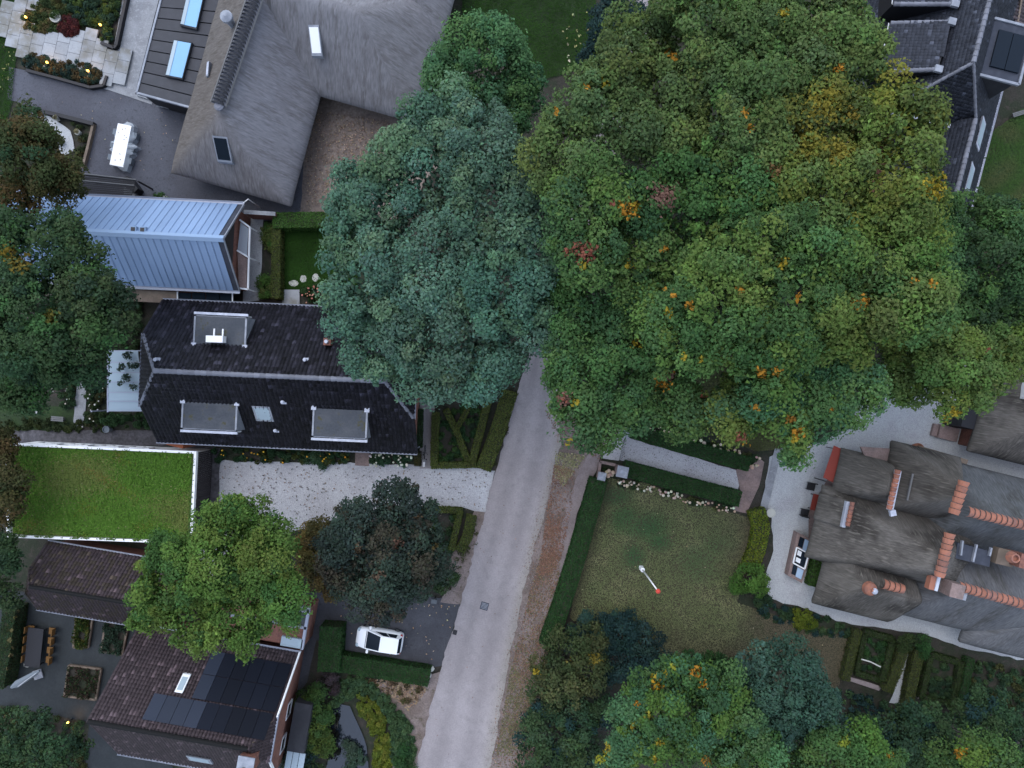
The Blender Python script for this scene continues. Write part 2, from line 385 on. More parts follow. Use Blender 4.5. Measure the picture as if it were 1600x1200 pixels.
def crown(name, parent, lobes, cols, leaf=.3, clump=.95, dens=1.0, accents=(), flat=.72, fill=.2, jit=.14, lobe_tint=True):
    """lobes: (x, y, z, R, Rz) world; clumps of leaves over the upper face of each lobe, each clump its own shade of green"""
    L = np.array(lobes, float); C, Nn, Sz, K = [], [], [], []
    for i, (x, y, z, R, Rz) in enumerate(L):
        lt = RNG.uniform(.88, 1.12) * (1 + RNG.normal(0, .02, 3)) * np.array([1 + .06 * np.clip(RNG.normal(), -1, 1.5), 1, 1]) if lobe_tint else np.ones(3)
        ctr = np.array([x, y, z]); cr0 = min(clump, R * .6)
        n = max(6, int(2.1 * R * R / (cr0 * cr0) * 1.25))
        d = unit(RNG.normal(size=(n * 2, 3))); d = d[d[:, 2] > -.35][:n]
        rad = RNG.uniform(.68, 1.06, (len(d), 1)); p = ctr + d * rad * np.array([R, R, Rz]) - d * cr0 * .45
        keep = np.ones(len(p), bool)
        for j, (xj, yj, zj, Rj, Rzj) in enumerate(L):
            if j == i: continue
            q = (p - np.array([xj, yj, zj])) / np.array([Rj, Rj, Rzj]); keep &= np.linalg.norm(q, axis=1) > .72
        p, d = p[keep], d[keep]
        for pc, dc in zip(p, d):
            cr = cr0 * RNG.choice([.5, .7, .9, 1.15, 1.5]); st = RNG.uniform(.75, 1.3, 3); st[2] *= .8
            m = int(dens * 5.2 * cr * cr / (leaf * leaf * .36)) + 4
            dd = unit(RNG.normal(size=(m, 3)) + dc * .55 + np.array([0, 0, .45]))
            rr = np.clip(RNG.normal(.86, .16, (m, 1)), .2, 1.3)
            C.append(pc + dd * rr * cr * st)
            Nn.append(dd * .6 + RNG.normal(size=(m, 3)) * .34 + np.array([0, 0, .4]))
            base = np.asarray(cols[RNG.integers(0, len(cols))]) * RNG.uniform(.84, 1.16) * lt
            K.append(np.clip(base * (1 + RNG.normal(0, jit, (m, 1))) * (1 + RNG.normal(0, .05, (m, 3))), .003, .9))
            Sz.append(RNG.uniform(.55, 1.45, m) * leaf)
        # sparse inner leaves so that the crown closes
        m = int(fill * 24 * R * R / (leaf * leaf))
        dd = unit(RNG.normal(size=(m, 3))); dd[:, 2] = np.abs(dd[:, 2]) * .9 - .15
        C.append(ctr + dd * RNG.uniform(.45, .82, (m, 1)) * np.array([R, R, Rz])); Nn.append(dd + RNG.normal(size=(m, 3)) * .6)
        K.append(pick_cols(cols, m, .15)); Sz.append(RNG.uniform(1.2, 2.0, m) * leaf)
    C, Nn, K, Sz = map(np.concatenate, (C, Nn, K, Sz))
    if accents:
        k = (H - C[:, 2]) / H * S; px = np.column_stack([C[:, 0] / k + 800, 600 - C[:, 1] / k])
        for ax, ay, ar, ac in accents:
            d = np.linalg.norm((px - (ax, ay)) / ar + RNG.normal(0, .3, px.shape), axis=1)
            w = (d < .95) & (RNG.random(len(d)) < .8)
            K[w] = np.asarray(ac) * RNG.uniform(.7, 1.25, (w.sum(), 1))
    off = np.array(root_of(parent).location)
    me = leaf_mesh(name, C - off, Nn, Sz, K)
    return link_mesh(name, me, parent, LEAF)

def lobes_px(spec, ztop, flat=.72, zvar=.8, fall=.22, shrink=.2):
    out = []; cx = np.mean([s[0] for s in spec]); cy = np.mean([s[1] for s in spec]); ext = max(np.hypot(s[0] - cx, s[1] - cy) for s in spec) + 1e-6
    for s in spec:
        r = np.hypot(s[0] - cx, s[1] - cy) / ext
        zt = s[3] if len(s) > 3 else ztop * (1 - fall * r * r) + RNG.uniform(-zvar, zvar)
        R = s[2] * S * (H - zt * .85) / H; R = max(R * .6, R - shrink); Rz = min(R * flat, zt * .48); zc = zt - Rz
        p = P(s[0], s[1], zc + Rz * .25); out.append((p.x, p.y, zc, R, Rz))
    return out

def tree(name, label, spec, ztop, cols, cat='tree', group=None, leaf=.2, clump=.72, dens=1.0, accents=(), base=None, flat=.72, trunk_r=None):
    L = lobes_px(spec, ztop, flat, fall=.08 if group else .22)
    w = np.array([l[3] ** 2 for l in L]); bx, by = np.average([l[0] for l in L], weights=w), np.average([l[1] for l in L], weights=w)
    if base: bx, by = P(*base).x, P(*base).y
    t = thing(name, label, cat, (bx, by, 0), group)
    crown('crown', t, L, cols, leaf, clump, dens, accents)
    tr = trunk_r or max(.12, .022 * ztop); mb = MB(); hb = ztop * .45
    mb.tube([(bx, by, 0), (bx, by, .35), (bx + .1, by, hb * .6), (bx + .15, by + .1, hb)], [tr * 1.7, tr * 1.1, tr * .9, tr * .75], 9)
    for l in sorted(L, key=lambda l: -l[3])[:9]:
        q = Vector((l[0], l[1], l[2])); a = Vector((bx + .12, by + .06, hb * random.uniform(.72, .98))); mid = a.lerp(q, .5) + Vector((0, 0, -.25))
        mb.tube([a, mid, q, q + Vector((random.uniform(-.4, .4), random.uniform(-.4, .4), l[4] * .4))], [tr * .5, tr * .33, tr * .2, .03], 6)
    mb.build('trunk', 'bark', t, smooth=True)
    return t

def shrub(name, label, spec, ztop, cols, cat='shrub', group=None, leaf=.13, clump=.34, dens=1.0, accents=(), flat=.85, kind=None):
    L = lobes_px(spec, ztop, flat, .08, shrink=.10)
    bx, by = np.mean([l[0] for l in L]), np.mean([l[1] for l in L])
    t = thing(name, label, cat, (bx, by, 0), group)
    crown('foliage', t, L, cols, leaf, clump, dens, accents, fill=.06)
    mb = MB()
    for l in L:
        for k in range(3):
            a = random.uniform(0, 6.28)
            mb.tube([(bx + .1 * math.cos(a), by + .1 * math.sin(a), 0), (l[0] + l[3] * .4 * math.cos(a), l[1] + l[3] * .4 * math.sin(a), l[2])], .035, 5, .015)
    mb.build('stem', 'bark', t)
    return t

def offset_path(path, w):
    L, R = [], []; n = len(path)
    for i, p in enumerate(path):
        d = (path[min(i + 1, n - 1)] - path[max(i - 1, 0)]); d = Vector((d.x, d.y)).normalized(); nn = Vector((-d.y, d.x)) * (w / 2)
        L.append(Vector((p.x, p.y)) + nn); R.append(Vector((p.x, p.y)) - nn)
    return L, R

def hedge(label, px, wpx, h, cols, cat='hedge', group=None, leaf=.11, dens=1.0, name='clipped_hedge', accents=(), rough=.03):
    path = [P(x, y, h) for x, y in px]; w = wpx * S * (H - h) / H
    L, R = offset_path(path, w); c = sum((Vector((p.x, p.y)) for p in path), Vector((0, 0))) / len(path)
    t = thing(name, label, cat, (c.x, c.y, 0), group)
    Li, Ri = offset_path(path, max(.06, w - .12)); mb = MB()
    for i in range(len(path) - 1):
        mb.hexa([(Ri[i].x, Ri[i].y, 0), (Ri[i + 1].x, Ri[i + 1].y, 0), (Li[i + 1].x, Li[i + 1].y, 0), (Li[i].x, Li[i].y, 0)],
                [(Ri[i].x, Ri[i].y, h - .07), (Ri[i + 1].x, Ri[i + 1].y, h - .07), (Li[i + 1].x, Li[i + 1].y, h - .07), (Li[i].x, Li[i].y, h - .07)])
    mb.build('branches', 'twig', t)
    C, N = [], []
    def quad(a, b, cc, d, nrm, per):
        a, b, cc, d = (np.array(q, float) for q in (a, b, cc, d))
        area = np.linalg.norm(np.cross(b - a, d - a)); m = int(per * area * dens / (leaf * leaf * .36)) + 1
        u, v = RNG.random((m, 1)), RNG.random((m, 1))
        C.append((a * (1 - u) + b * u) * (1 - v) + (d * (1 - u) + cc * u) * v + np.array(nrm) * RNG.uniform(-.04, rough, (m, 1)) + RNG.normal(0, .012, (m, 3)))
        N.append(np.array(nrm) * .8 + RNG.normal(size=(m, 3)) * .45)
    v3 = lambda p, z: (p.x, p.y, z)
    for i in range(len(path) - 1):
        quad(v3(R[i], h), v3(R[i + 1], h), v3(L[i + 1], h), v3(L[i], h), (0, 0, 1), 1.7)
        d = (path[i + 1] - path[i]).normalized(); nn = (-d.y, d.x, 0)
        quad(v3(L[i], 0), v3(L[i + 1], 0), v3(L[i + 1], h), v3(L[i], h), nn, 1.0)
        quad(v3(R[i], 0), v3(R[i + 1], 0), v3(R[i + 1], h), v3(R[i], h), (-nn[0], -nn[1], 0), 1.0)
    for e, s in ((0, -1), (-1, 1)):
        d = (path[1] - path[0]) if e == 0 else (path[-1] - path[-2]); d.normalize(); d = d * s
        quad(v3(L[e], 0), v3(R[e], 0), v3(R[e], h), v3(L[e], h), (d.x, d.y, 0), 1.0)
    C, N = np.concatenate(C), np.concatenate(N)
    # patches of lighter and darker growth along the hedge
    k = pick_cols(cols, len(C), .14)
    g = np.sin(C[:, 0:1] * 2.3 + C[:, 1:2] * 1.7) * np.sin(C[:, 1:2] * 2.9 - C[:, 0:1] * 1.1)
    k = k * (1 + .13 * g)
    if accents:
        kk = (H - C[:, 2]) / H * S; q = np.column_stack([C[:, 0] / kk + 800, 600 - C[:, 1] / kk])
        for ax, ay, ar, ac in accents:
            wv = np.linalg.norm((q - (ax, ay)) / ar, axis=1) < 1; k[wv] = np.asarray(ac) * RNG.uniform(.7, 1.2, (wv.sum(), 1))
    me = leaf_mesh('foliage', C - np.array(t.location), N, RNG.uniform(.75, 1.3, len(C)) * leaf, k)
    link_mesh('foliage', me, t, LEAF)
    return t

def plant_patch(name, label, px, h, cols, cat='plants', leaf=.13, dens=1.0, upright=.3, flowers=None, group=None, clumps=None):
    """a bed of low plants inside a polygon: leaves in tufts; flowers: (n, size, colours)"""
    poly = np.array([(P(*p).x, P(*p).y) for p in px]); lo, hi = poly.min(0), poly.max(0); c0 = poly.mean(0)
    t = thing(name, label, cat, (c0[0], c0[1], 0), group)
    area = .5 * abs(np.dot(poly[:, 0], np.roll(poly[:, 1], 1)) - np.dot(poly[:, 1], np.roll(poly[:, 0], 1)))
    nt_ = clumps or max(4, int(area * 7)); T = RNG.uniform(lo, hi, (nt_ * 4, 2)); T = T[inside(T, poly)][:nt_]
    C, N, K = [], [], []
    for q in T:
        r = RNG.uniform(.16, .36); hh = h * RNG.uniform(.5, 1.1); m = int(dens * 3.2 * r * r * 3 / (leaf * leaf * .36)) + 3
        d = unit(RNG.normal(size=(m, 3))); d[:, 2] = np.abs(d[:, 2])
        C.append(np.array([q[0], q[1], hh * .45]) + d * RNG.uniform(.4, 1, (m, 1)) * np.array([r, r, hh * .55]))
        N.append(d * .7 + RNG.normal(size=(m, 3)) * .4 + np.array([0, 0, upright]))
        b = np.asarray(cols[RNG.integers(0, len(cols))]) * RNG.uniform(.75, 1.25)
        K.append(np.clip(b * (1 + RNG.normal(0, .16, (m, 1))), .003, .9))
    C, N, K = map(np.concatenate, (C, N, K))
    me = leaf_mesh('foliage', C - np.array(t.location), N, RNG.uniform(.7, 1.3, len(C)) * leaf, K)
    link_mesh('foliage', me, t, LEAF)
    if flowers:
        n, sz, fc = flowers; q = RNG.uniform(lo, hi, (n * 5, 2)); q = q[inside(q, poly)][:n]; mb = MB()
        for a in q:
            r = sz * random.uniform(.6, 1.25); mb.ball((a[0], a[1], h * random.uniform(.8, 1.12)), r, r * .7, 7, tuple(pick_cols(fc, 1, .12)[0]))
        mb.build('flower_heads', 'flower', t, kind='stuff', tint=True, smooth=True)
    return t

# ------------------------------------------------------------------ roofs
class Frame:
    """local axes for a building: x along its ridge, y to the left of it"""
    def __init__(s, ox, oy, ang): s.o = Vector((ox, oy)); s.a = ang; s.x = Vector((math.cos(ang), math.sin(ang))); s.y = Vector((-math.sin(ang), math.cos(ang)))
    def __call__(s, x, y, z): p = s.o + s.x * x + s.y * y; return Vector((p.x, p.y, z))

def tile_field(parent, pts, material, tw=.28, th=.34, name='tile', spread=.25, pale=.06, moss=None, lift=.0, relief=1.0):
    """rows of overlapping curved tiles over a planar polygon; pts[0]->pts[1] runs along the eave"""
    pts = [Vector(p) for p in pts]; u = (pts[1] - pts[0]).normalized(); nrm = u.cross(pts[2] - pts[1]).normalized()
    if nrm.z < 0: nrm = -nrm
    v = nrm.cross(u).normalized()
    if v.z < 0: v = -v
    q = np.array([((p - pts[0]).dot(u), (p - pts[0]).dot(v)) for p in pts]); lo, hi = q.min(0), q.max(0)
    nu, nv = int((hi[0] - lo[0]) / tw) + 1, int((hi[1] - lo[1]) / th) + 1
    uu, vv = np.meshgrid(lo[0] + np.arange(nu) * tw, lo[1] + np.arange(nv) * th); cell = np.column_stack([uu.ravel(), vv.ravel()])
    cell = cell[inside(cell + (tw / 2, th / 2), q)]; n = len(cell)
    prof = [(f_, h_ * relief) for f_, h_ in ((0, .012), (.22, .06), (.5, .075), (.72, .02), (1.02, .0))]; k = len(prof)
    V = np.empty((n, 3 * k, 3)); off = np.array(root_of(parent).location); o = np.array(pts[0]) - off
    un, vn, nn = np.array(u), np.array(v), np.array(nrm)
    tilt = RNG.normal(0, .006, n)
    for i, (f, hgt) in enumerate(prof):
        for r, (dv, dh) in enumerate(((-.03, -.01), (-.03, .04), (th * 1.0, .006))):
            hz = (hgt if r else 0) + dh + lift + tilt
            V[:, r * k + i] = o + (cell[:, 0] + f * tw)[:, None] * un + (cell[:, 1] + dv)[:, None] * vn + hz[:, None] * nn
    F = []
    for r in range(2):
        for i in range(k - 1): F.append((r * k + i, r * k + i + 1, (r + 1) * k + i + 1, (r + 1) * k + i))
    Q = (np.arange(n)[:, None, None] * 3 * k + np.array(F)[None]).reshape(-1, 4)
    t = np.ones((n, 3)) * (1 + RNG.normal(0, spread, (n, 1))); w = RNG.random(n) < pale; t[w] *= RNG.uniform(1.5, 2.8, (w.sum(), 1))
    if moss is not None:
        g = RNG.random(n) < moss[0]; t[g] = t[g] * np.array(moss[1])
    me = np_mesh(name, V.reshape(-1, 3), Q, np.repeat(np.clip(t, .3, 6), 3 * k, 0))
    return link_mesh(name, me, parent, MATS[material], 'stuff')

def ridge_caps(parent, a, b, material, r=.16, L=.36, name='ridge_tile', arc=1.15, raise_=.0, taper=True, ov=1.06):
    """half-round cap tiles, one object each, along a ridge"""
    a, b = Vector(a), Vector(b); d = b - a; n = max(1, round(d.length / L)); st = d / n; dn = d.normalized(); side = dn.cross(Vector((0, 0, 1))).normalized(); up = side.cross(dn)
    mb = MB(); k = 7; vs = []
    for e, rr in ((0, r * 1.1), (ov, r * .9 if taper else r)):
        for i in range(k):
            t = math.pi * (i / (k - 1) - .5) * arc; vs.append(dn * (e * st.length) + side * (rr * math.sin(t)) + up * (rr * math.cos(t) - r * .55))
    n0 = len(vs); vs += [p - up * .05 for p in vs[:]]
    fs = [(i, i + 1, k + i + 1, k + i) for i in range(k - 1)] + [(i + 1, i, n0 + i, n0 + i + 1) for i in range(k - 1)] + [(k + i, k + i + 1, n0 + k + i + 1, n0 + k + i) for i in range(k - 1)]
    mb.add(vs, fs); me = mb.mesh(name, smooth=False); me.materials.append(MATS[material]); off = root_of(parent).location
    for i in range(n):
        o = link_mesh(name, me, parent); o.location = a + st * i + Vector((0, 0, raise_)) - off
        o.rotation_euler = (0, 0, random.gauss(0, .012))

def gable_roof(fr, L, w, zb, zr, left=None, right=None, runl=2.0, runr=2.0):
    """slope polygons of a ridged roof. left/right: None = gable, else height where a half hip starts. Returns (south, north, hips, ridge ends)"""
    sl = (zr - zb) / w; yh = lambda z: (zr - z) / sl
    def side(s):
        pts = [fr(0, s * w, zb), fr(L, s * w, zb)]
        pts += [fr(L, s * yh(right), right), fr(L - runr, 0, zr)] if right else [fr(L, 0, zr)]
        pts += [fr(runl, 0, zr), fr(0, s * yh(left), left)] if left else [fr(0, 0, zr)]
        return pts if s < 0 else [pts[1], pts[0]] + pts[2:][::-1]
    hips = []
    if left: hips.append([fr(0, yh(left), left), fr(0, -yh(left), left), fr(runl, 0, zr)])
    if right: hips.append([fr(L, -yh(right), right), fr(L, yh(right), right), fr(L - runr, 0, zr)])
    return side(-1), side(1), hips, (fr(runl if left else 0, 0, zr), fr(L - runr if right else L, 0, zr))

def thatch(parent, fr, x0, x1, y0, y1, zb, slopes, material, zmax=99, name='thatch_roof', th=.45, k=3.0, seg=.17, round_=.35, wave=.02, tints=None):
    """one wing of thatch: heights grow from the eaves (slopes: x0, x1, y0, y1 sides; None = no eave there), hips softly rounded"""
    nx, ny = max(4, int((x1 - x0) / seg)), max(4, int((y1 - y0) / seg))
    X, Y = np.meshgrid(np.linspace(x0, x1, nx + 1), np.linspace(y0, y1, ny + 1))
    ds = []; al = []
    for s, d, a in zip(slopes, (X - x0, x1 - X, Y - y0, y1 - Y), (Y, Y, X, X)):
        if s is not None: ds.append(s * d); al.append((a, d))
    D = np.array(ds); lowest = D.min(0); sm = -np.log(np.exp(-k * (D - lowest)).sum(0)) / k + lowest + np.log(1 + 1e-9)
    Z = zb + np.minimum(np.maximum(sm, -.15), zmax - zb)
    edge = np.min([d for a, d in al], axis=0)
    Z -= .22 * np.exp(-(edge / .22) ** 2)                       # eaves rounded off
    Z += wave * (np.sin(X * 1.3 + Y * .7 + x0) * np.sin(Y * 1.7 - X * .4) + .5 * np.sin(X * 3.1 + 1) * np.sin(Y * 2.7))
    idx = D.argmin(0); A = np.choose(idx, [a for a, d in al]); W = np.choose(idx, [d for a, d in al])
    flow = np.column_stack([(A * 2.2 + idx * 37).ravel(), (W * .55).ravel(), np.zeros(X.size)])
    wp = np.array([fr.o.x, fr.o.y])[None] + X.reshape(-1, 1) * np.array(fr.x) + Y.reshape(-1, 1) * np.array(fr.y)
    V = np.column_stack([wp, Z.ravel()]); off = np.array(root_of(parent).location)
    i = np.arange((nx + 1) * (ny + 1)).reshape(ny + 1, nx + 1)
    Q = np.stack([i[:-1, :-1], i[:-1, 1:], i[1:, 1:], i[1:, :-1]], -1).reshape(-1, 4)
    ring = np.concatenate([i[0, :], i[1:, -1], i[-1, -2::-1], i[-2:0:-1, 0]]); m = len(ring)
    ctr = np.array([fr((x0 + x1) / 2, (y0 + y1) / 2, 0)[0], fr((x0 + x1) / 2, (y0 + y1) / 2, 0)[1]])
    low = V[ring].copy(); dirs = unit(ctr - low[:, :2]); low[:, :2] += dirs * .18; low[:, 2] -= th
    nb = len(V); V = np.concatenate([V, low]); flow = np.concatenate([flow, flow[ring] + (0, .3, .2)])
    j = np.arange(m); Q2 = np.stack([ring[(j + 1) % m], ring[j], nb + j, nb + (j + 1) % m], -1)
    tn = np.ones((len(V), 3))
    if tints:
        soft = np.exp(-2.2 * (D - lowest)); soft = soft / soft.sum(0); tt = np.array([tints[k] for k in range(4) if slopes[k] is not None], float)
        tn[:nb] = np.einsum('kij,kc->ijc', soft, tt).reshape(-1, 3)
    me = np_mesh(name, V - off, np.concatenate([Q, Q2]), tn, flow, True)
    return link_mesh(name, me, parent, MATS[material])

def walls(parent, fr, x0, x1, y0, y1, z0, z1, material, name='wall'):
    q = lambda z: [fr(x0, y0, z), fr(x1, y0, z), fr(x1, y1, z), fr(x0, y1, z)]
    return MB().hexa(q(z0), q(z1)).build(name, material, parent)

def lbox(mb, fr, x0, x1, y0, y1, z0, z1):
    q = lambda z: [fr(x0, y0, z), fr(x1, y0, z), fr(x1, y1, z), fr(x0, y1, z)]
    return mb.hexa(q(z0), q(z1))

def bar(mb, a, b, w, h):
    """a straight bar with its top centre line on a-b"""
    a, b = Vector(a), Vector(b); d = (b - a).normalized(); s = d.cross(Vector((0, 0, 1))).normalized() * (w / 2); dn = Vector((0, 0, -h))
    return mb.hexa([a - s + dn, a + s + dn, b + s + dn, b - s + dn], [a - s, a + s, b + s, b - s])
# ------------------------------------------------------------------ the ground
g = MB().add([(-400, -400, 0), (400, -400, 0), (400, 400, 0), (-400, 400, 0)], [(0, 1, 2, 3)]).build('ground', 'soil', kind='structure')
Z = [0.0]
def nz(): Z[0] += .004; return Z[0]

# gardens east of the street
sheet('lawn', [(940, 745), (1010, 755), (1100, 790), (1180, 810), (1178, 870), (1150, 940), (1230, 968), (1330, 990), (1325, 1050), (1290, 1090), (1100, 1090), (1030, 1040), (890, 965), (905, 880)], nz(), 'lawn_worn', .06)
sheet('lawn', [(985, 560), (1200, 560), (1230, 700), (1180, 705), (1090, 665), (990, 650)], nz(), 'lawn_worn', .06)
sheet('lawn', [(1535, 215), (1660, 130), (1660, 345), (1520, 400)], nz(), 'lawn_fresh', .08)
sheet('lawn', [(725, -60), (925, -60), (935, 40), (900, 110), (850, 125), (720, 60)], nz(), 'lawn_dark', .08)
sheet('lawn', [(-60, -60), (40, -60), (30, 60), (20, 160), (10, 200), (-60, 260)], nz(), 'lawn_dark', .08)
sheet('lawn', [(438, 352), (560, 348), (560, 455), (438, 452)], nz(), 'lawn_dark', .03)
sheet('lawn', [(0, 630), (125, 640), (125, 675), (-60, 672), (-60, 560), (40, 575)], nz(), 'lawn_dark', .08)
# drives and yards
sheet('gravel_drive', [(342, 720), (560, 724), (660, 726), (776, 733), (762, 790), (752, 814), (744, 800), (725, 792), (650, 792), (560, 800), (455, 832), (430, 900), (300, 900), (336, 790)], nz(), 'white_gravel', .05)
sheet('gravel_yard', [(1203, 712), (1290, 690), (1330, 650), (1390, 560), (1540, 560), (1560, 640), (1660, 690), (1660, 1040), (1600, 1032), (1500, 1010), (1440, 990), (1330, 975), (1235, 945), (1200, 935), (1196, 900), (1208, 860), (1205, 800), (1190, 790)], nz(), 'pale_gravel', .05)
sheet('garden_path', [(978, 683), (1161, 738), (1152, 768), (966, 718)], nz(), 'white_gravel', .02)
sheet('gate_apron', [(944, 690), (976, 682), (966, 720), (942, 716)], nz(), 'white_gravel', .02)
sheet('brick_path', [(1150, 735), (1180, 712), (1194, 722), (1186, 760), (1166, 802), (1146, 798), (1156, 768)], nz(), 'brick_path', .015)
sheet('driveway', [(380, 935), (480, 925), (720, 935), (714, 965), (690, 1040), (665, 1045), (540, 1018), (495, 1000), (480, 1065), (455, 1100), (440, 1200), (400, 1200), (400, 1000)], nz(), 'dark_asphalt', .02)
sheet('terrace', [(15, 105), (165, 137), (216, 146), (240, 158), (300, 172), (520, 180), (520, 345), (380, 345), (110, 330), (128, 262), (145, 193), (35, 164), (12, 155)], nz(), 'terrace_asphalt', .015)
sheet('courtyard', [(470, 330), (480, 150), (660, 165), (700, 240), (620, 345), (430, 345)], nz(), 'brick_paving', .06)
sheet('side_path', [(-60, 672), (250, 672), (285, 696), (-60, 698)], nz(), 'dark_pavers', .02)
sheet('forecourt', [(270, 690), (345, 700), (342, 812), (296, 812), (298, 705), (270, 705)], nz(), 'dark_pavers', .02)
sheet('garden_terrace', [(-60, 920), (75, 925), (240, 960), (230, 1010), (150, 1130), (-10, 1098), (-60, 1090)], nz(), 'paving_vignetted', .03)
sheet('garden_terrace', [(140, 1130), (260, 1150), (280, 1240), (130, 1240)], nz(), 'paving_vignetted', .03)
sheet('gravel_path', [(384, 340), (412, 340), (410, 405), (405, 470), (380, 474)], nz(), 'pale_gravel', .02)
sheet('gravel_path', [(656, 560), (682, 560), (676, 732), (656, 732)], nz(), 'road_paving', .015)
sheet('gravel_path', [(1418, 1020), (1428, 1020), (1410, 1100), (1388, 1098)], nz(), 'pale_gravel', .03)
sheet('gravel_bed', [(34, 172), (80, 182), (112, 205), (118, 235), (100, 245), (86, 215), (55, 190)], nz(), 'pale_gravel', .04)
sheet('brick_path', [(556, 702), (578, 703), (577, 728), (555, 727)], nz(), 'brick_path', .01)
sheet('garden_path', [(122, 596), (137, 596), (134, 640), (130, 668), (115, 668), (118, 632)], nz(), 'concrete', .02)
sheet('walkway', [(196, -20), (254, -20), (212, 148), (240, 158), (238, 164), (163, 139), (180, 70)], nz(), 'concrete', .01)
sheet('walkway', [(1186, 795), (1210, 700), (1222, 700), (1198, 797)], nz(), 'concrete', .01)
# street: verges, footpath, carriageway
sheet('verge', [(862, 640), (905, 640), (945, 690), (940, 722), (905, 760), (890, 850), (862, 960), (835, 1100), (830, 1240), (720, 1240), (755, 1100), (820, 830), (850, 640)], nz(), 'verge_dirt', .1)
sheet('verge', [(712, 1040), (694, 1080), (672, 1190), (667, 1240), (600, 1240), (618, 1120), (560, 1065), (660, 1060)], nz(), 'verge_dirt', .1)
sheet('verge', [(775, 800), (766, 845), (738, 945), (690, 940), (710, 860), (740, 800)], nz(), 'verge_dirt', .06)
sheet('verge', [(805, 600), (815, 610), (778, 735), (755, 734)], nz(), 'soil', .04)
sheet('footpath', [(942, 700), (932, 735), (905, 790), (886, 870), (862, 965), (845, 960), (866, 880), (884, 790), (905, 735), (920, 705)], nz(), 'foot_path', .04)
rl = [(995, -90), (950, 150), (905, 300), (870, 420), (822, 565), (800, 640), (768, 760), (722, 935), (690, 1040), (652, 1190), (636, 1280)]
rr_ = [(1065, -90), (985, 160), (940, 310), (905, 440), (878, 575), (876, 690), (851, 800), (820, 912), (792, 1050), (767, 1200), (752, 1280)]
def along(pl, n):
    p = [P(*q) for q in pl]; d = [0]
    for a, b in zip(p[:-1], p[1:]): d.append(d[-1] + (b - a).length)
    t = np.linspace(0, d[-1], n); return np.column_stack([np.interp(t, d, [q[k] for q in p]) for k in (0, 1)])
nr_, nc_ = 180, 17; A_, B_ = along(rl, nr_), along(rr_, nr_); z_ = nz(); f_ = np.linspace(0, 1, nc_)
ed = np.sin(np.arange(nr_) * .55) * .05 + RNG.normal(0, .05, nr_)
V_ = np.array([[*(A_[i] * (1 - f) + B_[i] * f + (np.array([1, .25]) * (ed[i] if k in (0, nc_ - 1) else 0))), z_] for i in range(nr_) for k, f in enumerate(f_)])
prof_ = 1 - .17 * np.exp(-((f_ - .27) / .10) ** 2) - .19 * np.exp(-((f_ - .66) / .11) ** 2) - .08 * np.exp(-(f_ / .05) ** 2) - .10 * np.exp(-((1 - f_) / .08) ** 2) + .05
tn = prof_[None, :] * (1 + .04 * np.sin(np.arange(nr_) * .21)[:, None] + RNG.normal(0, .025, (nr_, nc_)))
tint_ = np.stack([tn * 1.01, tn * .995, tn * (1 - .10 * np.exp(-((1 - f_) / .12) ** 2)[None, :])], -1).reshape(-1, 3)
i_ = np.arange(nr_ * nc_).reshape(nr_, nc_); Q_ = np.stack([i_[:-1, :-1], i_[1:, :-1], i_[1:, 1:], i_[:-1, 1:]], -1).reshape(-1, 4)
link_mesh('road', np_mesh('road', V_, Q_, tint_), None, MATS['road_paving'], 'structure')
sheet('pond', [(514, 1108), (530, 1098), (548, 1102), (560, 1130), (574, 1165), (580, 1240), (500, 1240), (512, 1190), (520, 1150)], nz() + .02, 'water', .03)

LZ = Z[0] + .02
# leaf litter and small growth
BROWN = [(.16, .085, .055), (.13, .075, .05), (.18, .11, .07), (.10, .065, .045), (.22, .14, .09)]
PALEL = [(.34, .27, .17), (.30, .2, .12), (.38, .33, .2)]
litter('fallen_leaves', [(866, 725), (900, 735), (893, 790), (880, 860), (868, 890), (840, 900), (850, 830)], 3400, .12, [(.165, .085, .055), (.19, .105, .07), (.13, .072, .05)], LZ, (7, 1.0, .10))
litter('fallen_leaves', [(846, 860), (878, 860), (862, 990), (842, 1110), (830, 1200), (765, 1200), (796, 1060), (826, 930)], 6500, .12, BROWN + [(.10, .10, .04)], LZ, (16, 1.1, .25))
litter('fallen_leaves', [(345, 725), (770, 735), (750, 810), (460, 830), (345, 800)], 520, .14, [(.10, .09, .08), (.15, .12, .1), (.2, .13, .08)], LZ)
litter('fallen_leaves', [(566, 1058), (660, 1066), (668, 1075), (650, 1100), (640, 1110), (610, 1085)], 900, .17, [(.25, .18, .115), (.20, .13, .08), (.16, .115, .08)], LZ, (6, .8, .15))
litter('fallen_leaves', [(940, 750), (1180, 815), (1150, 940), (1300, 1010), (1000, 1010), (900, 960)], 45, .10, PALEL, LZ + .03)
litter('fallen_leaves', [(520, 935), (715, 945), (690, 1035), (560, 1015)], 60, .14, PALEL, LZ)
litter('fallen_leaves', [(980, 684), (1160, 738), (1152, 766), (968, 716)], 160, .09, [(.10, .09, .08), (.15, .12, .1)], LZ)
litter('fallen_leaves', [(870, 20), (925, 20), (915, 100), (880, 105)], 22, .26, [(.5, .48, .33), (.4, .36, .16)], LZ)
litter('fallen_leaves', [(0, 60), (30, 70), (20, 120), (0, 150)], 26, .18, [(.3, .3, .12), (.25, .22, .08)], LZ)
litter('fallen_leaves', [(480, 170), (610, 190), (590, 260), (480, 330)], 1500, .13, [(.30, .22, .15), (.22, .15, .10), (.14, .1, .08)], LZ)
litter('fallen_leaves', [(20, 110), (280, 168), (270, 270), (130, 262), (150, 195)], 22, .10, PALEL, LZ)
litter('fallen_leaves', [(940, 720), (870, 690), (850, 640), (920, 640)], 500, .13, BROWN, LZ)
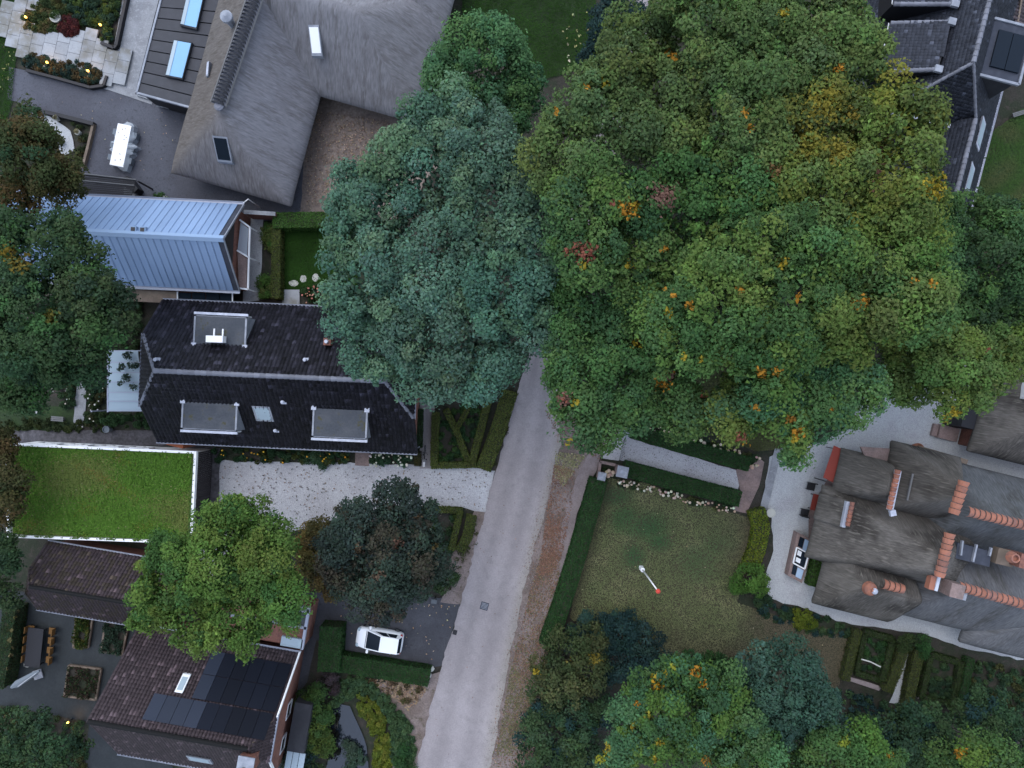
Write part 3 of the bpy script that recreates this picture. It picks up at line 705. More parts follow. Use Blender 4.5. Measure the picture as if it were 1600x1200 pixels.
litter('fallen_leaves', [(866, 700), (880, 700), (856, 812), (830, 912), (800, 1055), (775, 1195), (758, 1195), (786, 1050), (814, 900), (842, 800)], 1500, .10, BROWN, LZ, (30, .9, .1))
litter('loose_grit', [(862, 700), (885, 700), (860, 812), (838, 912), (806, 1055), (780, 1195), (752, 1195), (780, 1050), (808, 900), (836, 800)], 2600, .08, [(.22, .2, .195), (.17, .15, .14), (.2, .17, .155)], LZ, (40, .9, .1))
litter('fallen_leaves', [(760, 760), (870, 690), (720, 1190), (660, 1190)], 40, .10, BROWN, LZ)
litter('dry_grass', [(868, 705), (915, 712), (880, 760), (866, 745)], 700, .14, [(.2, .19, .09), (.15, .15, .07), (.25, .22, .13)], LZ)
litter('dry_grass', [(805, 1000), (845, 980), (830, 1180), (775, 1180)], 1800, .14, [(.11, .11, .05), (.14, .12, .06), (.08, .075, .04)], LZ, (10, 1.0, .15))
def grass(name, px, n, size, fn):
    poly = np.array([(P(*p).x, P(*p).y) for p in px]); lo, hi = poly.min(0), poly.max(0)
    pt = RNG.uniform(lo, hi, (n, 2)); pt = pt[inside(pt, poly)]; m = len(pt)
    q = np.column_stack([pt[:, 0] / S + 800, 600 - pt[:, 1] / S]); col = fn(q) * (1 + RNG.normal(0, .10, (m, 1)))
    me = leaf_mesh(name, np.column_stack([pt, LZ + RNG.random(m) * .04]), RNG.normal(size=(m, 3)) * .22 + (0, 0, 1), RNG.uniform(.7, 1.3, m) * size, np.clip(col, .004, 1), .5)
    link_mesh(name, me, None, MATS['grass_blade'], 'stuff')
def wob(q, f, s): return np.sin(q[:, 0] * f + s + 1.7 * np.sin(q[:, 1] * f * .8 + s)) * np.sin(q[:, 1] * f * 1.1 + 1.3 * np.sin(q[:, 0] * f * .7 + 2 * s))
def worn(q):
    base = np.array([.118, .138, .062]); pale = np.array([.172, .176, .090]); dark = np.array([.050, .100, .042]); brown = np.array([.104, .080, .060])
    n = .5 * wob(q, .045, .3) + .3 * wob(q, .11, 1.1) + .2 * wob(q, .27, 2.0)
    c = base + np.clip(n, 0, 1)[:, None] * (pale - base) * 1.3
    w = np.zeros(len(q))
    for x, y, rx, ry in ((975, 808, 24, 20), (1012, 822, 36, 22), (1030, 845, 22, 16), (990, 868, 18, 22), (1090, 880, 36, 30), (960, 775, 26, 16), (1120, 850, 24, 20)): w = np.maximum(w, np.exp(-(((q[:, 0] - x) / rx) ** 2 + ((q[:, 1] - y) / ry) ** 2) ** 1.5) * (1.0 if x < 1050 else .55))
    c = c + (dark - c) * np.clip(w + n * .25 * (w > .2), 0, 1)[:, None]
    b = np.clip((q[:, 1] - (975 + 26 * n)) / 60, 0, 1); b = np.maximum(b, np.clip((q[:, 0] - (1120 + (q[:, 1] - 800) * .12 + 30 * n)) / 60, 0, 1)); b = np.maximum(b, np.exp(-np.abs(q[:, 0] - (945 - (q[:, 1] - 760) * .27)) / 9) * .7)
    return c + (brown - c) * (b * .8)[:, None]
grass('grass', [(940, 745), (1010, 755), (1100, 790), (1180, 810), (1178, 870), (1150, 940), (1230, 968), (1330, 990), (1325, 1050), (1290, 1090), (1100, 1090), (1030, 1040), (890, 965), (905, 880)], 90000, .11, worn)
grass('grass', [(985, 560), (1200, 560), (1230, 700), (1180, 705), (1090, 665), (990, 650)], 24000, .12, lambda q: np.array([.06, .07, .028]) * (1 + .3 * wob(q, .08, 1)[:, None]))
grass('grass', [(1535, 215), (1660, 130), (1660, 345), (1520, 400)], 26000, .12, lambda q: np.array([.042, .085, .022]) + np.clip(wob(q, .05, .5), 0, 1)[:, None] * np.array([.028, .0, .012]))
for pl in ([(725, -60), (925, -60), (935, 40), (900, 110), (850, 125), (720, 60)], [(-60, -60), (40, -60), (30, 60), (20, 160), (10, 200), (-60, 260)], [(438, 352), (560, 348), (560, 455), (438, 452)]):
    grass('grass', pl, 20000, .11, lambda q: np.array([.019, .048, .009]) * (1 + .22 * wob(q, .06, .5)[:, None]))
litter('clover_patches', [(955, 800), (1020, 770), (1050, 830), (1020, 850), (960, 830)], 1500, .10, [(.035, .075, .022), (.045, .085, .03)], LZ, (5, 1.0, .03))

# street ironwork
def drain(px, py, w, d, label, material, name='manhole_cover', rz=-.28):
    p = P(px, py); t = thing(name, label, 'drain cover', (p.x, p.y, LZ - .01)); mb = MB(); mb.box((p.x, p.y, LZ - .012), w, d, .012, rz); mb.build('cover_frame', material, t)
    m2 = MB(); c, s = math.cos(rz), math.sin(rz)
    for k in range(5):
        o = (k - 2) * d / 6; m2.box((p.x - o * s, p.y + o * c, LZ), w * .82, d / 14, .006, rz)
    m2.build('rib', 'pillar_stone' if w > .5 else 'black_metal', t)
drain(757, 946, .62, .6, 'square grey manhole cover in the middle of the road', 'lead_dark')
drain(711, 987, .32, .38, 'small dark gully grate at the left edge of the road', 'black_metal', 'gully_grate')
# ------------------------------------------------------------------ black tiled house in the middle of the west side
def window_box(parent, a, b, zt, h, depth, name='window', frame='white_pvc', glass='glass_dark'):
    """an upright window between ground points a and b: frame with recessed panes"""
    a, b = Vector((a[0], a[1], 0)), Vector((b[0], b[1], 0)); d = (b - a).normalized(); mb = MB()
    n = Vector((d.y, -d.x, 0)) * depth; L = (b - a).length
    def bx(x0, x1, z0, z1, k0, k1):
        q = lambda z: [a + d * x0 + n * k0 + Vector((0, 0, z)), a + d * x0 + n * k1 + Vector((0, 0, z)), a + d * x1 + n * k1 + Vector((0, 0, z)), a + d * x1 + n * k0 + Vector((0, 0, z))]
        mb.hexa(q(z0), q(z1))
    f = .07
    bx(0, L, zt - f, zt, 0, 1); bx(0, L, zt - h, zt - h + f, 0, 1); bx(0, f, zt - h + f, zt - f, 0, 1); bx(L - f, L, zt - h + f, zt - f, 0, 1)
    m = max(1, round(L / .9))
    for i in range(1, m): bx(L * i / m - .025, L * i / m + .025, zt - h + f, zt - f, .1, .9)
    w = mb.build(name, frame, parent); mb = MB(); bx(f, L - f, zt - h + f, zt - f, .3, .45); mb.build('pane', glass, w); return w

def flat_dormer(parent, fr, x0, x1, yf, yb, zt, s, fascia=True):
    """flat-roofed dormer; s = -1 faces local -y, +1 faces +y; yf front, yb back (local |y|)"""
    mb = MB(); lo, hi = sorted((s * yf, s * yb)); lbox(mb, fr, x0 + .04, x1 - .04, lo + .05, hi - .05, zt - 1.9, zt - .02)
    d = mb.build('dormer', 'lead', parent)
    mb = MB(); lbox(mb, fr, x0, x1, *sorted((s * (yf - .12), s * yb)), zt - .02, zt + .05); mb.build('dormer_roof', 'roof_felt', d)
    mb = MB(); y = s * yf; lbox(mb, fr, x0 - .1, x1 + .1, *sorted((s * yf, s * (yf + .17))), zt - .14, zt + .07); mb.build('fascia', 'lead_pale', d)
    for x in (x0, x1):
        mb = MB(); lbox(mb, fr, x - .06, x + .06, *sorted((s * (yf - .14), s * (yb + .1))), zt - .03, zt + .10); mb.build('lead_edge', 'lead', d)
        mb = MB(); p = fr(x, s * (yb - .05), zt - .0); mb.box(p, .34, .34, .14, fr.a); mb.build('lead_saddle', 'lead_pale', d)
    a, b = (x0 + .15, x1 - .15) if s < 0 else (x1 - .15, x0 + .15)
    window_box(d, fr(a, s * (yf + .02), 0), fr(b, s * (yf + .02), 0), zt - .16, 1.2, .08, 'window')
    return d

def slope_box(parent, fr, x0, x1, y0, y1, zf, h, name, material, inset=None):
    """a low box lying on a roof slope; zf(y) = roof height at local y"""
    b = [fr(x0, y0, zf(y0) - .05), fr(x1, y0, zf(y0) - .05), fr(x1, y1, zf(y1) - .05), fr(x0, y1, zf(y1) - .05)]
    if (y1 - y0) * (x1 - x0) < 0: b = b[::-1]
    up = Vector((0, 0, h)); o = MB().hexa(b, [p + up for p in b]).build(name, material, parent)
    if inset:
        c = sum(b, Vector()) / 4; k = inset[1]; q = [c + (p - c) * k + up for p in b]
        MB().hexa(q, [p + Vector((0, 0, .02)) for p in q]).build(inset[2], inset[0], o)
    return o

def edge_gutter(parent, a, b, r=.09, material='gutter_grey', drop=.0, name='gutter'):
    a, b = Vector(a), Vector(b); d = (b - a).normalized(); s = d.cross(Vector((0, 0, 1)))
    mb = MB(); k = 7; vs = []; fs = []
    for e in (a, b):
        for rr in (r, r * .8):
            for i in range(k):
                t = math.pi * (1 + i / (k - 1)); vs.append(e + s * (rr * math.cos(t)) + Vector((0, 0, rr * math.sin(t) + drop)))
    for i in range(k - 1):
        fs += [(i, i + 1, 2 * k + i + 1, 2 * k + i), (k + i + 1, k + i, 3 * k + i, 3 * k + i + 1)]
    fs += [(0, 2 * k, 3 * k, k), (k - 1, 2 * k - 1, 4 * k - 1, 3 * k - 1)]
    mb.add(vs, fs); return mb.build(name, material, parent)

fr = Frame(-26.0, 0.98, math.radians(-2.6)); Lh = 19.2; w = 5.2
bh = thing('black_tiled_house', 'long black tiled house with three flat dormers north of the white gravel drive', 'house', (*fr(Lh / 2, 0, 0).xy, 0))
walls(bh, fr, .35, Lh - .35, -w + .45, w - .45, 0, 3.05, 'brick_wall')
so, no, hips, (ra, rb) = gable_roof(fr, Lh, w, 3.0, 8.0, 5.6, 5.6, 2.1, 1.7)
for pts, pl in ((so, .09), (no, .2)): MB().slab([p - Vector((0, 0, .03)) for p in pts], .14).build('roof_deck', 'black_bitumen', bh); tile_field(bh, pts, 'tile_black', spread=.28, pale=pl)
for pts in hips: MB().slab([p - Vector((0, 0, .03)) for p in pts], .14).build('roof_deck', 'black_bitumen', bh); tile_field(bh, pts, 'tile_black', spread=.28, pale=.12)
for x in (.36, Lh - .36):      # gable ends above the walls
    pts = [fr(x, -w + .5, 3.0), fr(x, w - .5, 3.0), fr(x, 2.3, 5.45), fr(x, -2.3, 5.45)]
    MB().slab([p for p in pts], .2).build('gable_wall', 'brick_wall', bh)
ridge_caps(bh, ra, rb, 'ridge_grey', .17, .40, raise_=.06)
for h_, e in ((hips[0], ra), (hips[1], rb)):
    for k in (0, 1): ridge_caps(bh, h_[k], e, 'ridge_grey', .12, .38, raise_=.05, name='hip_tile')
edge_gutter(bh, fr(-.05, -w - .08, 3.0), fr(Lh + .05, -w - .08, 3.0)); edge_gutter(bh, fr(-.05, w + .08, 3.0), fr(Lh + .05, w + .08, 3.0))
for x, s in ((-.08, 0), (Lh + .08, 0)): edge_gutter(bh, fr(x, -2.6, 5.56), fr(x, 2.6, 5.56), .08)
for y in (-w - .08, w + .08):
    for x in (.1, Lh - .1):
        mb = MB(); mb.tube([fr(x, y, 2.95), fr(x, y * .94, 2.5), fr(x, y * .94, 0)], .045, 6); mb.build('downpipe', 'gutter_grey', bh)
zsl = lambda y: 8.0 - abs(y) * 5 / w
flat_dormer(bh, fr, 3.85, 7.4, 4.05, 1.95, 6.1, +1)
flat_dormer(bh, fr, 3.25, 7.0, 4.0, 2.05, 6.05, -1)
d3 = flat_dormer(bh, fr, 12.35, 16.05, 4.15, 2.1, 6.05, -1)
slope_box(bh, fr, 8.0, 9.25, -3.25, -2.15, zsl, .18, 'roof_window', 'lead', ('glass_pale', .78, 'pane'))
for x, y in ((10.35, -1.75), (9.25, -3.9), (11.9, 1.2), (2.0, .75)):
    mb = MB(); p = fr(x, y, zsl(y) - .05); mb.box(p, .34, .3, .16, fr.a); mb.lathe((p.x, p.y, p.z + .12), [(.08, 0), (.08, .34), (.13, .36), (.12, .44), (.02, .48)], 8); mb.build('vent_pipe', 'lead_pale', bh)
mb = MB(); p = fr(13.1, 2.55, 5.2); mb.box(p, .5, .5, 1.1, fr.a); ch = mb.build('chimney', 'brick_wall', bh); mb = MB(); mb.lathe((p.x, p.y, 6.3), [(.13, 0), (.13, .3), (.09, .3)], 8); mb.build('chimney_pot', 'lead_pale', ch)
for k in range(3): window_box(bh, fr(2.2 + k * 5.2, -w + .43, 0), fr(4.2 + k * 5.2, -w + .43, 0), 2.3, 1.4, .1)
# air conditioner on the north dormer
p = fr(5.55, 2.35, 6.16); ac = thing('air_conditioner', 'white air conditioner box standing on the flat dormer roof', 'air conditioner', p)
mb = MB(); mb.box((p.x, p.y, p.z + .12), 1.15, .46, .62, fr.a + .02); b = mb.build('housing', 'white_paint', ac)
for dx in (-.3, .3):
    mb = MB(); q = fr(5.55 + dx, 2.35 + .3, 6.16); mb.box(fr(5.55 + dx, 2.35 + .45, 6.16), .09, .6, .12, fr.a); mb.build('foot_rail', 'white_paint', ac)
mb = MB(); q = fr(5.45, 2.08, 6.58); mb.torus(q, .2, .02, rot=Matrix.Rotation(math.pi / 2, 3, 'X')); mb.build('fan_guard', 'black_metal', ac)
# conservatory with a glass roof at its west end
cs = thing('conservatory', 'glass roofed lean-to overgrown with leaves at the west end of the black house', 'conservatory', P(198, 600))
rows = [548, 566, 582, 597, 613, 627, 642]
for i in range(6):
    a, b = rows[i], rows[i + 1]; q = [P(168, b, 2.3), P(216 + (b - 548) * .1, b, 2.9), P(216 + (a - 548) * .1, a, 2.9), P(169, a, 2.3)]
    c = sum(q, Vector()) / 4; MB().slab([c + (p - c) * .97 for p in q], .04).build('glass_pane', 'glass_pale', cs)
mb = MB()
for y in rows: bar(mb, P(168, y, 2.33), P(222, y, 2.95), .07, .12)
bar(mb, P(168, 546, 2.33), P(168, 644, 2.33), .1, .14); mb.build('frame', 'gutter_grey', cs)
mb = MB()
for y in (550, 596, 641):
    q = P(169, y, 0); mb.box((q.x, q.y, 0), .1, .1, 2.2)
mb.build('post', 'gutter_grey', cs)

# ------------------------------------------------------------------ zinc roofed barn
fr = Frame(-38.2, 11.0, math.radians(-2.9)); Lz = 18.2; w = 3.2; zb, zr = 3.0, 6.3
zn = thing('zinc_roofed_barn', 'brick outbuilding with a blue grey standing seam zinc roof', 'outbuilding', (*fr(Lz / 2, 0, 0).xy, 0))
walls(zn, fr, .1, Lz - .5, -w + .35, w - .35, 0, zb + .1, 'brick_wall')
MB().slab([fr(Lz - .52, -w + .35, zb + .05), fr(Lz - .52, w - .35, zb + .05), fr(Lz - .52, 0, zr - .3)], .2).build('gable_wall', 'dark_wall', zn)
pw = .51; n = int(Lz / pw); sl = (zr - zb) / w
for s in (-1, 1):
    for dk in (0,): MB().slab([fr(0, s * w, zb - .08), fr(Lz, s * w, zb - .08), fr(Lz, 0, zr - .08), fr(0, 0, zr - .08)], .12).build('roof_deck', 'lead_dark', zn)
    mb = MB(); a, b = 0.0, pw - .045; dv = Vector((0, 0, .045))
    q = [fr(a, s * w, zb), fr(b, s * w, zb), fr(b, s * .16, zr - sl * .16), fr(a, s * .16, zr - sl * .16)]
    mb.slab(q, .02)
    q2 = [fr(a, s * w, zb + .05), fr(a + .035, s * w, zb + .05), fr(a + .035, s * .16, zr - sl * .16 + .05), fr(a, s * .16, zr - sl * .16 + .05)]; mb.slab(q2, .06)
    o = fr(0, 0, 0); me = mb.mesh('zinc_panel', o); me.materials.append(MATS['zinc'])
    for k in range(n):
        ob = link_mesh('zinc_panel', me, zn); ob.location = fr(k * pw, 0, 0) - zn.location
mb = MB(); mb.slab([fr(-.05, -.24, zr - .16), fr(Lz + .03, -.24, zr - .16), fr(Lz + .03, 0, zr + .04), fr(-.05, 0, zr + .04)], .03); mb.slab([fr(-.05, .24, zr - .16), fr(Lz + .03, .24, zr - .16), fr(Lz + .03, 0, zr + .04), fr(-.05, 0, zr + .04)], .03)
mb.build('ridge_cap', 'zinc_cap', zn)
for s in (-1, 1):
    edge_gutter(zn, fr(0, s * (w + .1), zb - .02), fr(Lz + .05, s * (w + .1), zb - .02), .11)
    mb = MB(); bar(mb, fr(Lz + .03, s * w, zb + .02), fr(Lz + .03, 0, zr + .02), .07, .22); mb.build('verge_board', 'lead', zn)
mb = MB(); mb.tube([fr(Lz + .0, w + .12, 2.95), fr(Lz + .2, w + .5, 2.6), fr(Lz + .2, w + .5, 0)], .05, 6); mb.build('downpipe', 'white_pvc', zn)
for x in (11.9, 12.55):
    mb = MB(); p = fr(x, .35, zr - .45); mb.box(p, .42, .42, .3, fr.a); f = mb.build('flue', 'zinc_cap', zn); mb = MB(); mb.box((p.x, p.y, p.z + .302), .26, .26, .05, fr.a); mb.build('flue_opening', 'black_metal', f)
# white metal pergola at its gable
pg = thing('pergola', 'slim white metal pergola frame along the gable of the zinc roofed barn', 'pergola', P(383, 400))
for a, b in (((374, 343), (390, 355)), ((390, 355), (387, 452)), ((370, 391), (388, 402)), ((372, 450), (387, 452))):
    mb = MB(); bar(mb, P(*a, 2.6), P(*b, 2.6), .12, .12); mb.build('beam', 'white_pvc', pg)
for a in ((390, 355), (388, 402), (387, 452)):
    mb = MB(); q = P(*a, 2.5); mb.box((q.x, q.y, 0), .09, .09, 2.48); mb.build('post', 'white_pvc', pg)
q = [P(371, 394, 2.55), P(386, 404, 2.55), P(385, 450, 2.55), P(373, 448, 2.55)]; MB().slab(q, .03).build('roof_panel', 'brick_path', pg)
q = [P(376, 347, 2.55), P(388, 357, 2.55), P(386, 400, 2.55), P(371, 390, 2.55)]; MB().slab(q, .03).build('roof_panel', 'clear_sheet', pg)
# garden wall with a pale coping
gw = thing('garden_wall', 'low red brick wall with pale coping east of the zinc roofed barn', 'wall', P(408, 338))
mb = MB(); bar(mb, P(381, 331, 1.9), P(430, 334, 1.9), .24, 1.9); mb.build('wall', 'brick_wall', gw)
mb = MB(); bar(mb, P(381, 331, 1.96), P(430, 334, 1.96), .3, .06); mb.build('coping', 'concrete', gw)
# glazed lean-to between zinc barn and black house
lt = thing('lean_to', 'narrow lean-to with brown roof and dark glass between zinc barn and black house', 'lean-to', P(290, 465))
MB().slab([P(188, 470, 2.3), P(276, 474, 2.3), P(276, 456, 2.5), P(188, 452, 2.5)], .1).build('roof', 'timber', lt)
for i in range(4):
    a = 278 + i * 22; q = [P(a, 475, 2.3), P(a + 20.5, 476, 2.3), P(a + 20.5, 458, 2.5), P(a, 457, 2.5)]; MB().slab(q, .05).build('glass_pane', 'glass_dark', lt)
mb = MB()
for a in (277, 363): bar(mb, P(a, 475, 2.36), P(a, 455, 2.56), .09, .1)
bar(mb, P(205, 450, 2.6), P(372, 457, 2.6), .12, .1); mb.build('frame', 'white_pvc', lt)
walls(lt, Frame(P(188, 474).x + .3, P(188, 474).y + .3, math.radians(-2.6)), 0, 7.4, 0, .7, 0, 2.2, 'brick_wall')

# ------------------------------------------------------------------ garage with a planted roof
gc = [P(12, 838, 3.25), P(298, 848, 3.25), P(305, 707, 3.25), P(10, 694, 3.25)]
gr = thing('green_roof_garage', 'white rendered garage with a flat grass covered roof', 'garage', (*(sum(gc, Vector()) / 4).xy, 0))
cen = sum(gc, Vector()) / 4; ins = lambda k, z: [Vector((cen.x + (p.x - cen.x) * k, cen.y + (p.y - cen.y) * k, z)) for p in gc]
MB().prism(ins(.985, 0), 0, 2.95).build('wall', 'white_paint', gr)
e0, e1 = ins(.985, 0)[1], ins(.985, 0)[2]; dd = (e1 - e0).normalized(); nn_ = Vector((dd.y, -dd.x, 0)); nbd = 46
for i in range(nbd):                      # dark upright boarding on the east wall
    a = e0 + (e1 - e0) * (i / nbd); b = e0 + (e1 - e0) * ((i + .86) / nbd); q = [a, b, b + nn_ * .05, a + nn_ * .05]
    MB().hexa([q[0], q[3], q[2], q[1]], [Vector((p.x, p.y, 2.93)) for p in (q[0], q[3], q[2], q[1])]).build('wall_board', 'board_brown', gr)
q = ins(.965, 3.06); MB().prism(q, 2.955, 3.08).build('planted_roof', 'sedum', gr)
for i in range(4):
    a, b = gc[i], gc[(i + 1) % 4]; mb = MB(); d = (b - a).normalized(); e = .12 if i % 2 == 0 else -.12
    bar(mb, a - d * e * .75, b + d * e * .75, .18, .32); mb.build('parapet', 'white_paint', gr)
poly = [(p.x, p.y) for p in ins(.955, 0)]; lo, hi = np.min(poly, 0), np.max(poly, 0); n = 52000
pt = RNG.uniform(lo, hi, (n, 2)); pt = pt[inside(pt, poly)]
hh = .045 + .05 * np.abs(np.sin(pt[:, 0] * .9 + 1.3 * np.sin(pt[:, 1] * .7)) * np.cos(pt[:, 1] * .8 + .6 * pt[:, 0]))
c = np.column_stack([pt, 3.075 + RNG.random(len(pt)) * hh * 1.6])
wv = np.sin(pt[:, 0] * .55 + 1.7 * np.sin(pt[:, 1] * .5)) + np.sin(pt[:, 1] * .9 + pt[:, 0] * .35) + RNG.normal(0, .6, len(pt))
colr = np.where((wv > .7)[:, None], np.array([.125, .160, .042]), np.array([.078, .162, .024])) * (1 + RNG.normal(0, .13, (len(pt), 1)))
colr[RNG.random(len(pt)) < .012] = (.2, .2, .09)
dry = np.sin(pt[:, 0] * 1.1 + 2 * np.sin(pt[:, 1] * .9)) * np.sin(pt[:, 1] * 1.3 + pt[:, 0] * .4 + 1) + RNG.normal(0, .35, len(pt)); colr[dry > .95] *= np.array([1.25, .85, .9])
ov = []                                   # growth hanging over the white edge
for i, dens_ in ((0, 900), (1, 160), (2, 160), (3, 300)):
    f_ = RNG.random(dens_) ; keepf = np.sin(f_ * 37) + np.sin(f_ * 91) + RNG.normal(0, .5, dens_) > .2; f_ = f_[keepf]; A, B = np.array(gc[i]), np.array(gc[(i + 1) % 4]); q_ = A + (B - A) * f_[:, None]; q_ = q_ + (np.array(cen) - q_) * RNG.uniform(0, .035, (len(q_), 1)); q_[:, 2] = 3.27 + RNG.random(len(q_)) * .05; ov.append(q_)
ov = np.concatenate(ov); c = np.concatenate([c, ov]); colr = np.concatenate([colr, np.tile([.085, .14, .03], (len(ov), 1))]); pt = np.concatenate([pt, ov[:, :2]])
me = leaf_mesh('sedum_growth', c - np.array(gr.location), RNG.normal(size=(len(pt), 3)) * .4 + (0, 0, .9), RNG.uniform(.08, .17, len(pt)), np.clip(colr, .01, 1)); link_mesh('sedum_growth', me, gr, MATS['grass_blade'], 'stuff')
# door side and the row of low windows on its north wall
for a, b, m_ in ((272, 297, 'brick_orange'),):
    q0, q1 = P(a, 699, 1.2), P(b, 703, 1.2); mb = MB(); bar(mb, Vector((q0.x, q0.y + .55, 2.3)), Vector((q1.x, q1.y + .45, 2.3)), .5, 2.3); mb.build('door', m_, gr)
for k in range(4):
    a = 60 + k * 48; p0 = Vector((P(a, 0, 2).x, gc[3].y - (a - 10) * .0022 + .02, 0)); p1 = p0 + Vector((1.5, -.06, 0)); window_box(gr, p1, p0, 2.2, .9, .1)

# ------------------------------------------------------------------ brown tiled garage (south-west)
fr = Frame(-34.9, -14.2, math.radians(-9.5)); L1 = 9.2; w = 2.5
bg1 = thing('brown_tiled_garage', 'low garage with a mossy brown tiled roof below the grass roofed garage', 'garage', (*fr(L1 / 2, 0, 0).xy, 0))
walls(bg1, fr, .2, L1 - .2, -w + .25, w - .25, 0, 2.75, 'brick_wall')
so, no, hips, (ra, rb) = gable_roof(fr, L1, w, 2.7, 5.2, 4.2, None, .8)
for pts in [so, no] + hips: MB().slab([p - Vector((0, 0, .03)) for p in pts], .12).build('roof_deck', 'timber', bg1); tile_field(bg1, pts, 'tile_brown', spread=.08, pale=.05, moss=(.35, (.95, 1.0, .7)), tw=.25, th=.3)
ridge_caps(bg1, ra, rb, 'tile_brown', .15, .38, raise_=.06)
edge_gutter(bg1, fr(-.05, -w - .08, 2.7), fr(L1, -w - .08, 2.7)); edge_gutter(bg1, fr(-.05, w + .08, 2.7), fr(L1, w + .08, 2.7))

# ------------------------------------------------------------------ brown tiled house with solar panels (south-west)
fr = Frame(-28.3, -22.55, math.radians(-9.8)); L2 = 11.9; w = 4.75; zb, zr = 3.0, 8.0
sh = thing('solar_panel_house', 'brown tiled house with a dark field of solar panels on its roof', 'house', (*fr(L2 / 2, 0, 0).xy, 0))
walls(sh, fr, .3, L2 - .3, -w + .35, w - .35, 0, 3.05, 'brick_wall')
so, no, hips, (ra, rb) = gable_roof(fr, L2, w, zb, zr, None, 6.3, 0, 1.1)
for pts in [so, no] + hips: MB().slab([p - Vector((0, 0, .03)) for p in pts], .14).build('roof_deck', 'timber', sh); tile_field(sh, pts, 'tile_brown', spread=.08, pale=.10, tw=.24, th=.29)
ridge_caps(sh, ra, rb, 'tile_brown', .17, .42, raise_=.06)
MB().slab([fr(.35, -w + .3, 3), fr(.35, w - .3, 3), fr(.35, 0, zr - .2)], .2).build('gable_wall', 'brick_wall', sh)
MB().slab([fr(L2 - .32, -w + .3, 3), fr(L2 - .32, w - .3, 3), fr(L2 - .32, 1.7, 6.1), fr(L2 - .32, -1.7, 6.1)], .2).build('gable_wall', 'brick_wall', sh)
for s in (-1, 1):
    mb = MB(); bar(mb, fr(L2 + .06, s * (w + .1), zb + .02), fr(L2 + .06, s * 1.6, 6.38), .1, .34); mb.build('bargeboard', 'white_paint', sh)
mb = MB(); bar(mb, fr(L2 + .08, -1.7, 6.3), fr(L2 + .08, 1.7, 6.3), .14, .2); mb.build('gutter', 'gutter_grey', sh)
edge_gutter(sh, fr(-.05, w + .1, zb), fr(L2 + .1, w + .1, zb), .1); edge_gutter(sh, fr(-.05, -w - .1, zb), fr(L2 + .1, -w - .1, zb), .1)
# panels on the north slope: local v measured down from the ridge
nrm_z = w / math.hypot(w, zr - zb); sl = (zr - zb) / w
def on_slope(x, d, lift=.17):            # d = metres down the slope from the ridge
    y = d * nrm_z; return fr(x, y, zr - y * sl) + Vector((0, 0, lift / nrm_z))
def panel(x0, x1, d0, d1, name, m):
    q = [on_slope(x0, d1), on_slope(x1, d1), on_slope(x1, d0), on_slope(x0, d0)]; o = MB().slab(q, .04).build(name, m, sh)
for i in range(9): panel(3.35 + i * .93, 4.25 + i * .93, .85, 2.6, 'solar_panel', 'solar_light' if i < 4 else 'solar_cell')
for r in range(2):
    for i in range(6 - (0 if r else 0)): panel(5.9 + i * .98 - r * .0, 6.85 + i * .98, 2.72 + r * 1.72, 4.4 + r * 1.72, 'solar_panel', 'solar_light' if i == 0 else 'solar_cell')
q = on_slope(4.75, 3.2); slope_box(sh, fr, 4.6, 5.15, 2.0, 2.9, lambda y: zr - abs(y) * sl, .32, 'roof_window', 'white_pvc', ('glass_pale', .7, 'pane'))
slope_box(sh, fr, 5.9, 7.6, -3.4, -2.6, lambda y: zr - abs(y) * sl, .32, 'roof_window', 'lead', ('glass_pale', .8, 'pane'))
p = fr(11.0 - .1, -1.0, 6.6); mb = MB(); mb.box(p, 1.0, 1.1, 1.55, fr.a); ch = mb.build('chimney', 'brick_wall', sh)
mb = MB(); mb.box((p.x, p.y, p.z + 1.55), 1.12, 1.2, .08, fr.a); mb.build('chimney_cap', 'lead', ch); mb = MB(); mb.lathe((p.x - .1, p.y - .25, p.z + 1.63), [(.2, 0), (.17, .3), (.12, .3), (.12, .05)], 10); mb.build('chimney_pot', 'timber_grey', ch)
for y, zt in ((1.5, 5.3), (-1.6, 5.3), (0, 2.5), (-2.6, 2.5)): window_box(sh, fr(L2 - .3, y - .6, 0), fr(L2 - .3, y + .6, 0), zt, 1.1, .1)
# flat north extension with a parapet, its terrace roof shows red brick and some stacked boards
ex = fr
MB().hexa([fr(5.6, w + .3, 0), fr(L2 + .15, w + .3, 0), fr(L2 + .15, w + 3.2, 0), fr(5.6, w + 3.2, 0)], [fr(5.6, w + .3, 2.5), fr(L2 + .15, w + .3, 2.5), fr(L2 + .15, w + 3.2, 2.5), fr(5.6, w + 3.2, 2.5)]).build('extension_wall', 'brick_wall', sh)
mb = MB(); lbox(mb, fr, 5.75, L2, w + .4, w + 1.75, 2.5, 2.56); mb.build('extension_roof', 'brick_wall', sh)
mb = MB(); lbox(mb, fr, 9.6, L2, w + 1.9, w + 3.1, 2.5, 2.58); mb.build('extension_roof', 'roof_felt', sh)
for (x0, x1, y0, y1, m_) in ((5.6, L2 + .2, w + 1.72, w + 1.92, 'lead'), (L2 + .02, L2 + .22, w + .2, w + 3.2, 'gutter_grey'), (9.3, L2 + .2, w + 2.95, w + 3.4, 'concrete'), (10.4, L2 + .1, w + .25, w + .95, 'glass_pale')):
    mb = MB(); lbox(mb, fr, x0, x1, y0, y1, 2.5, 2.78); mb.build('parapet', m_, sh)
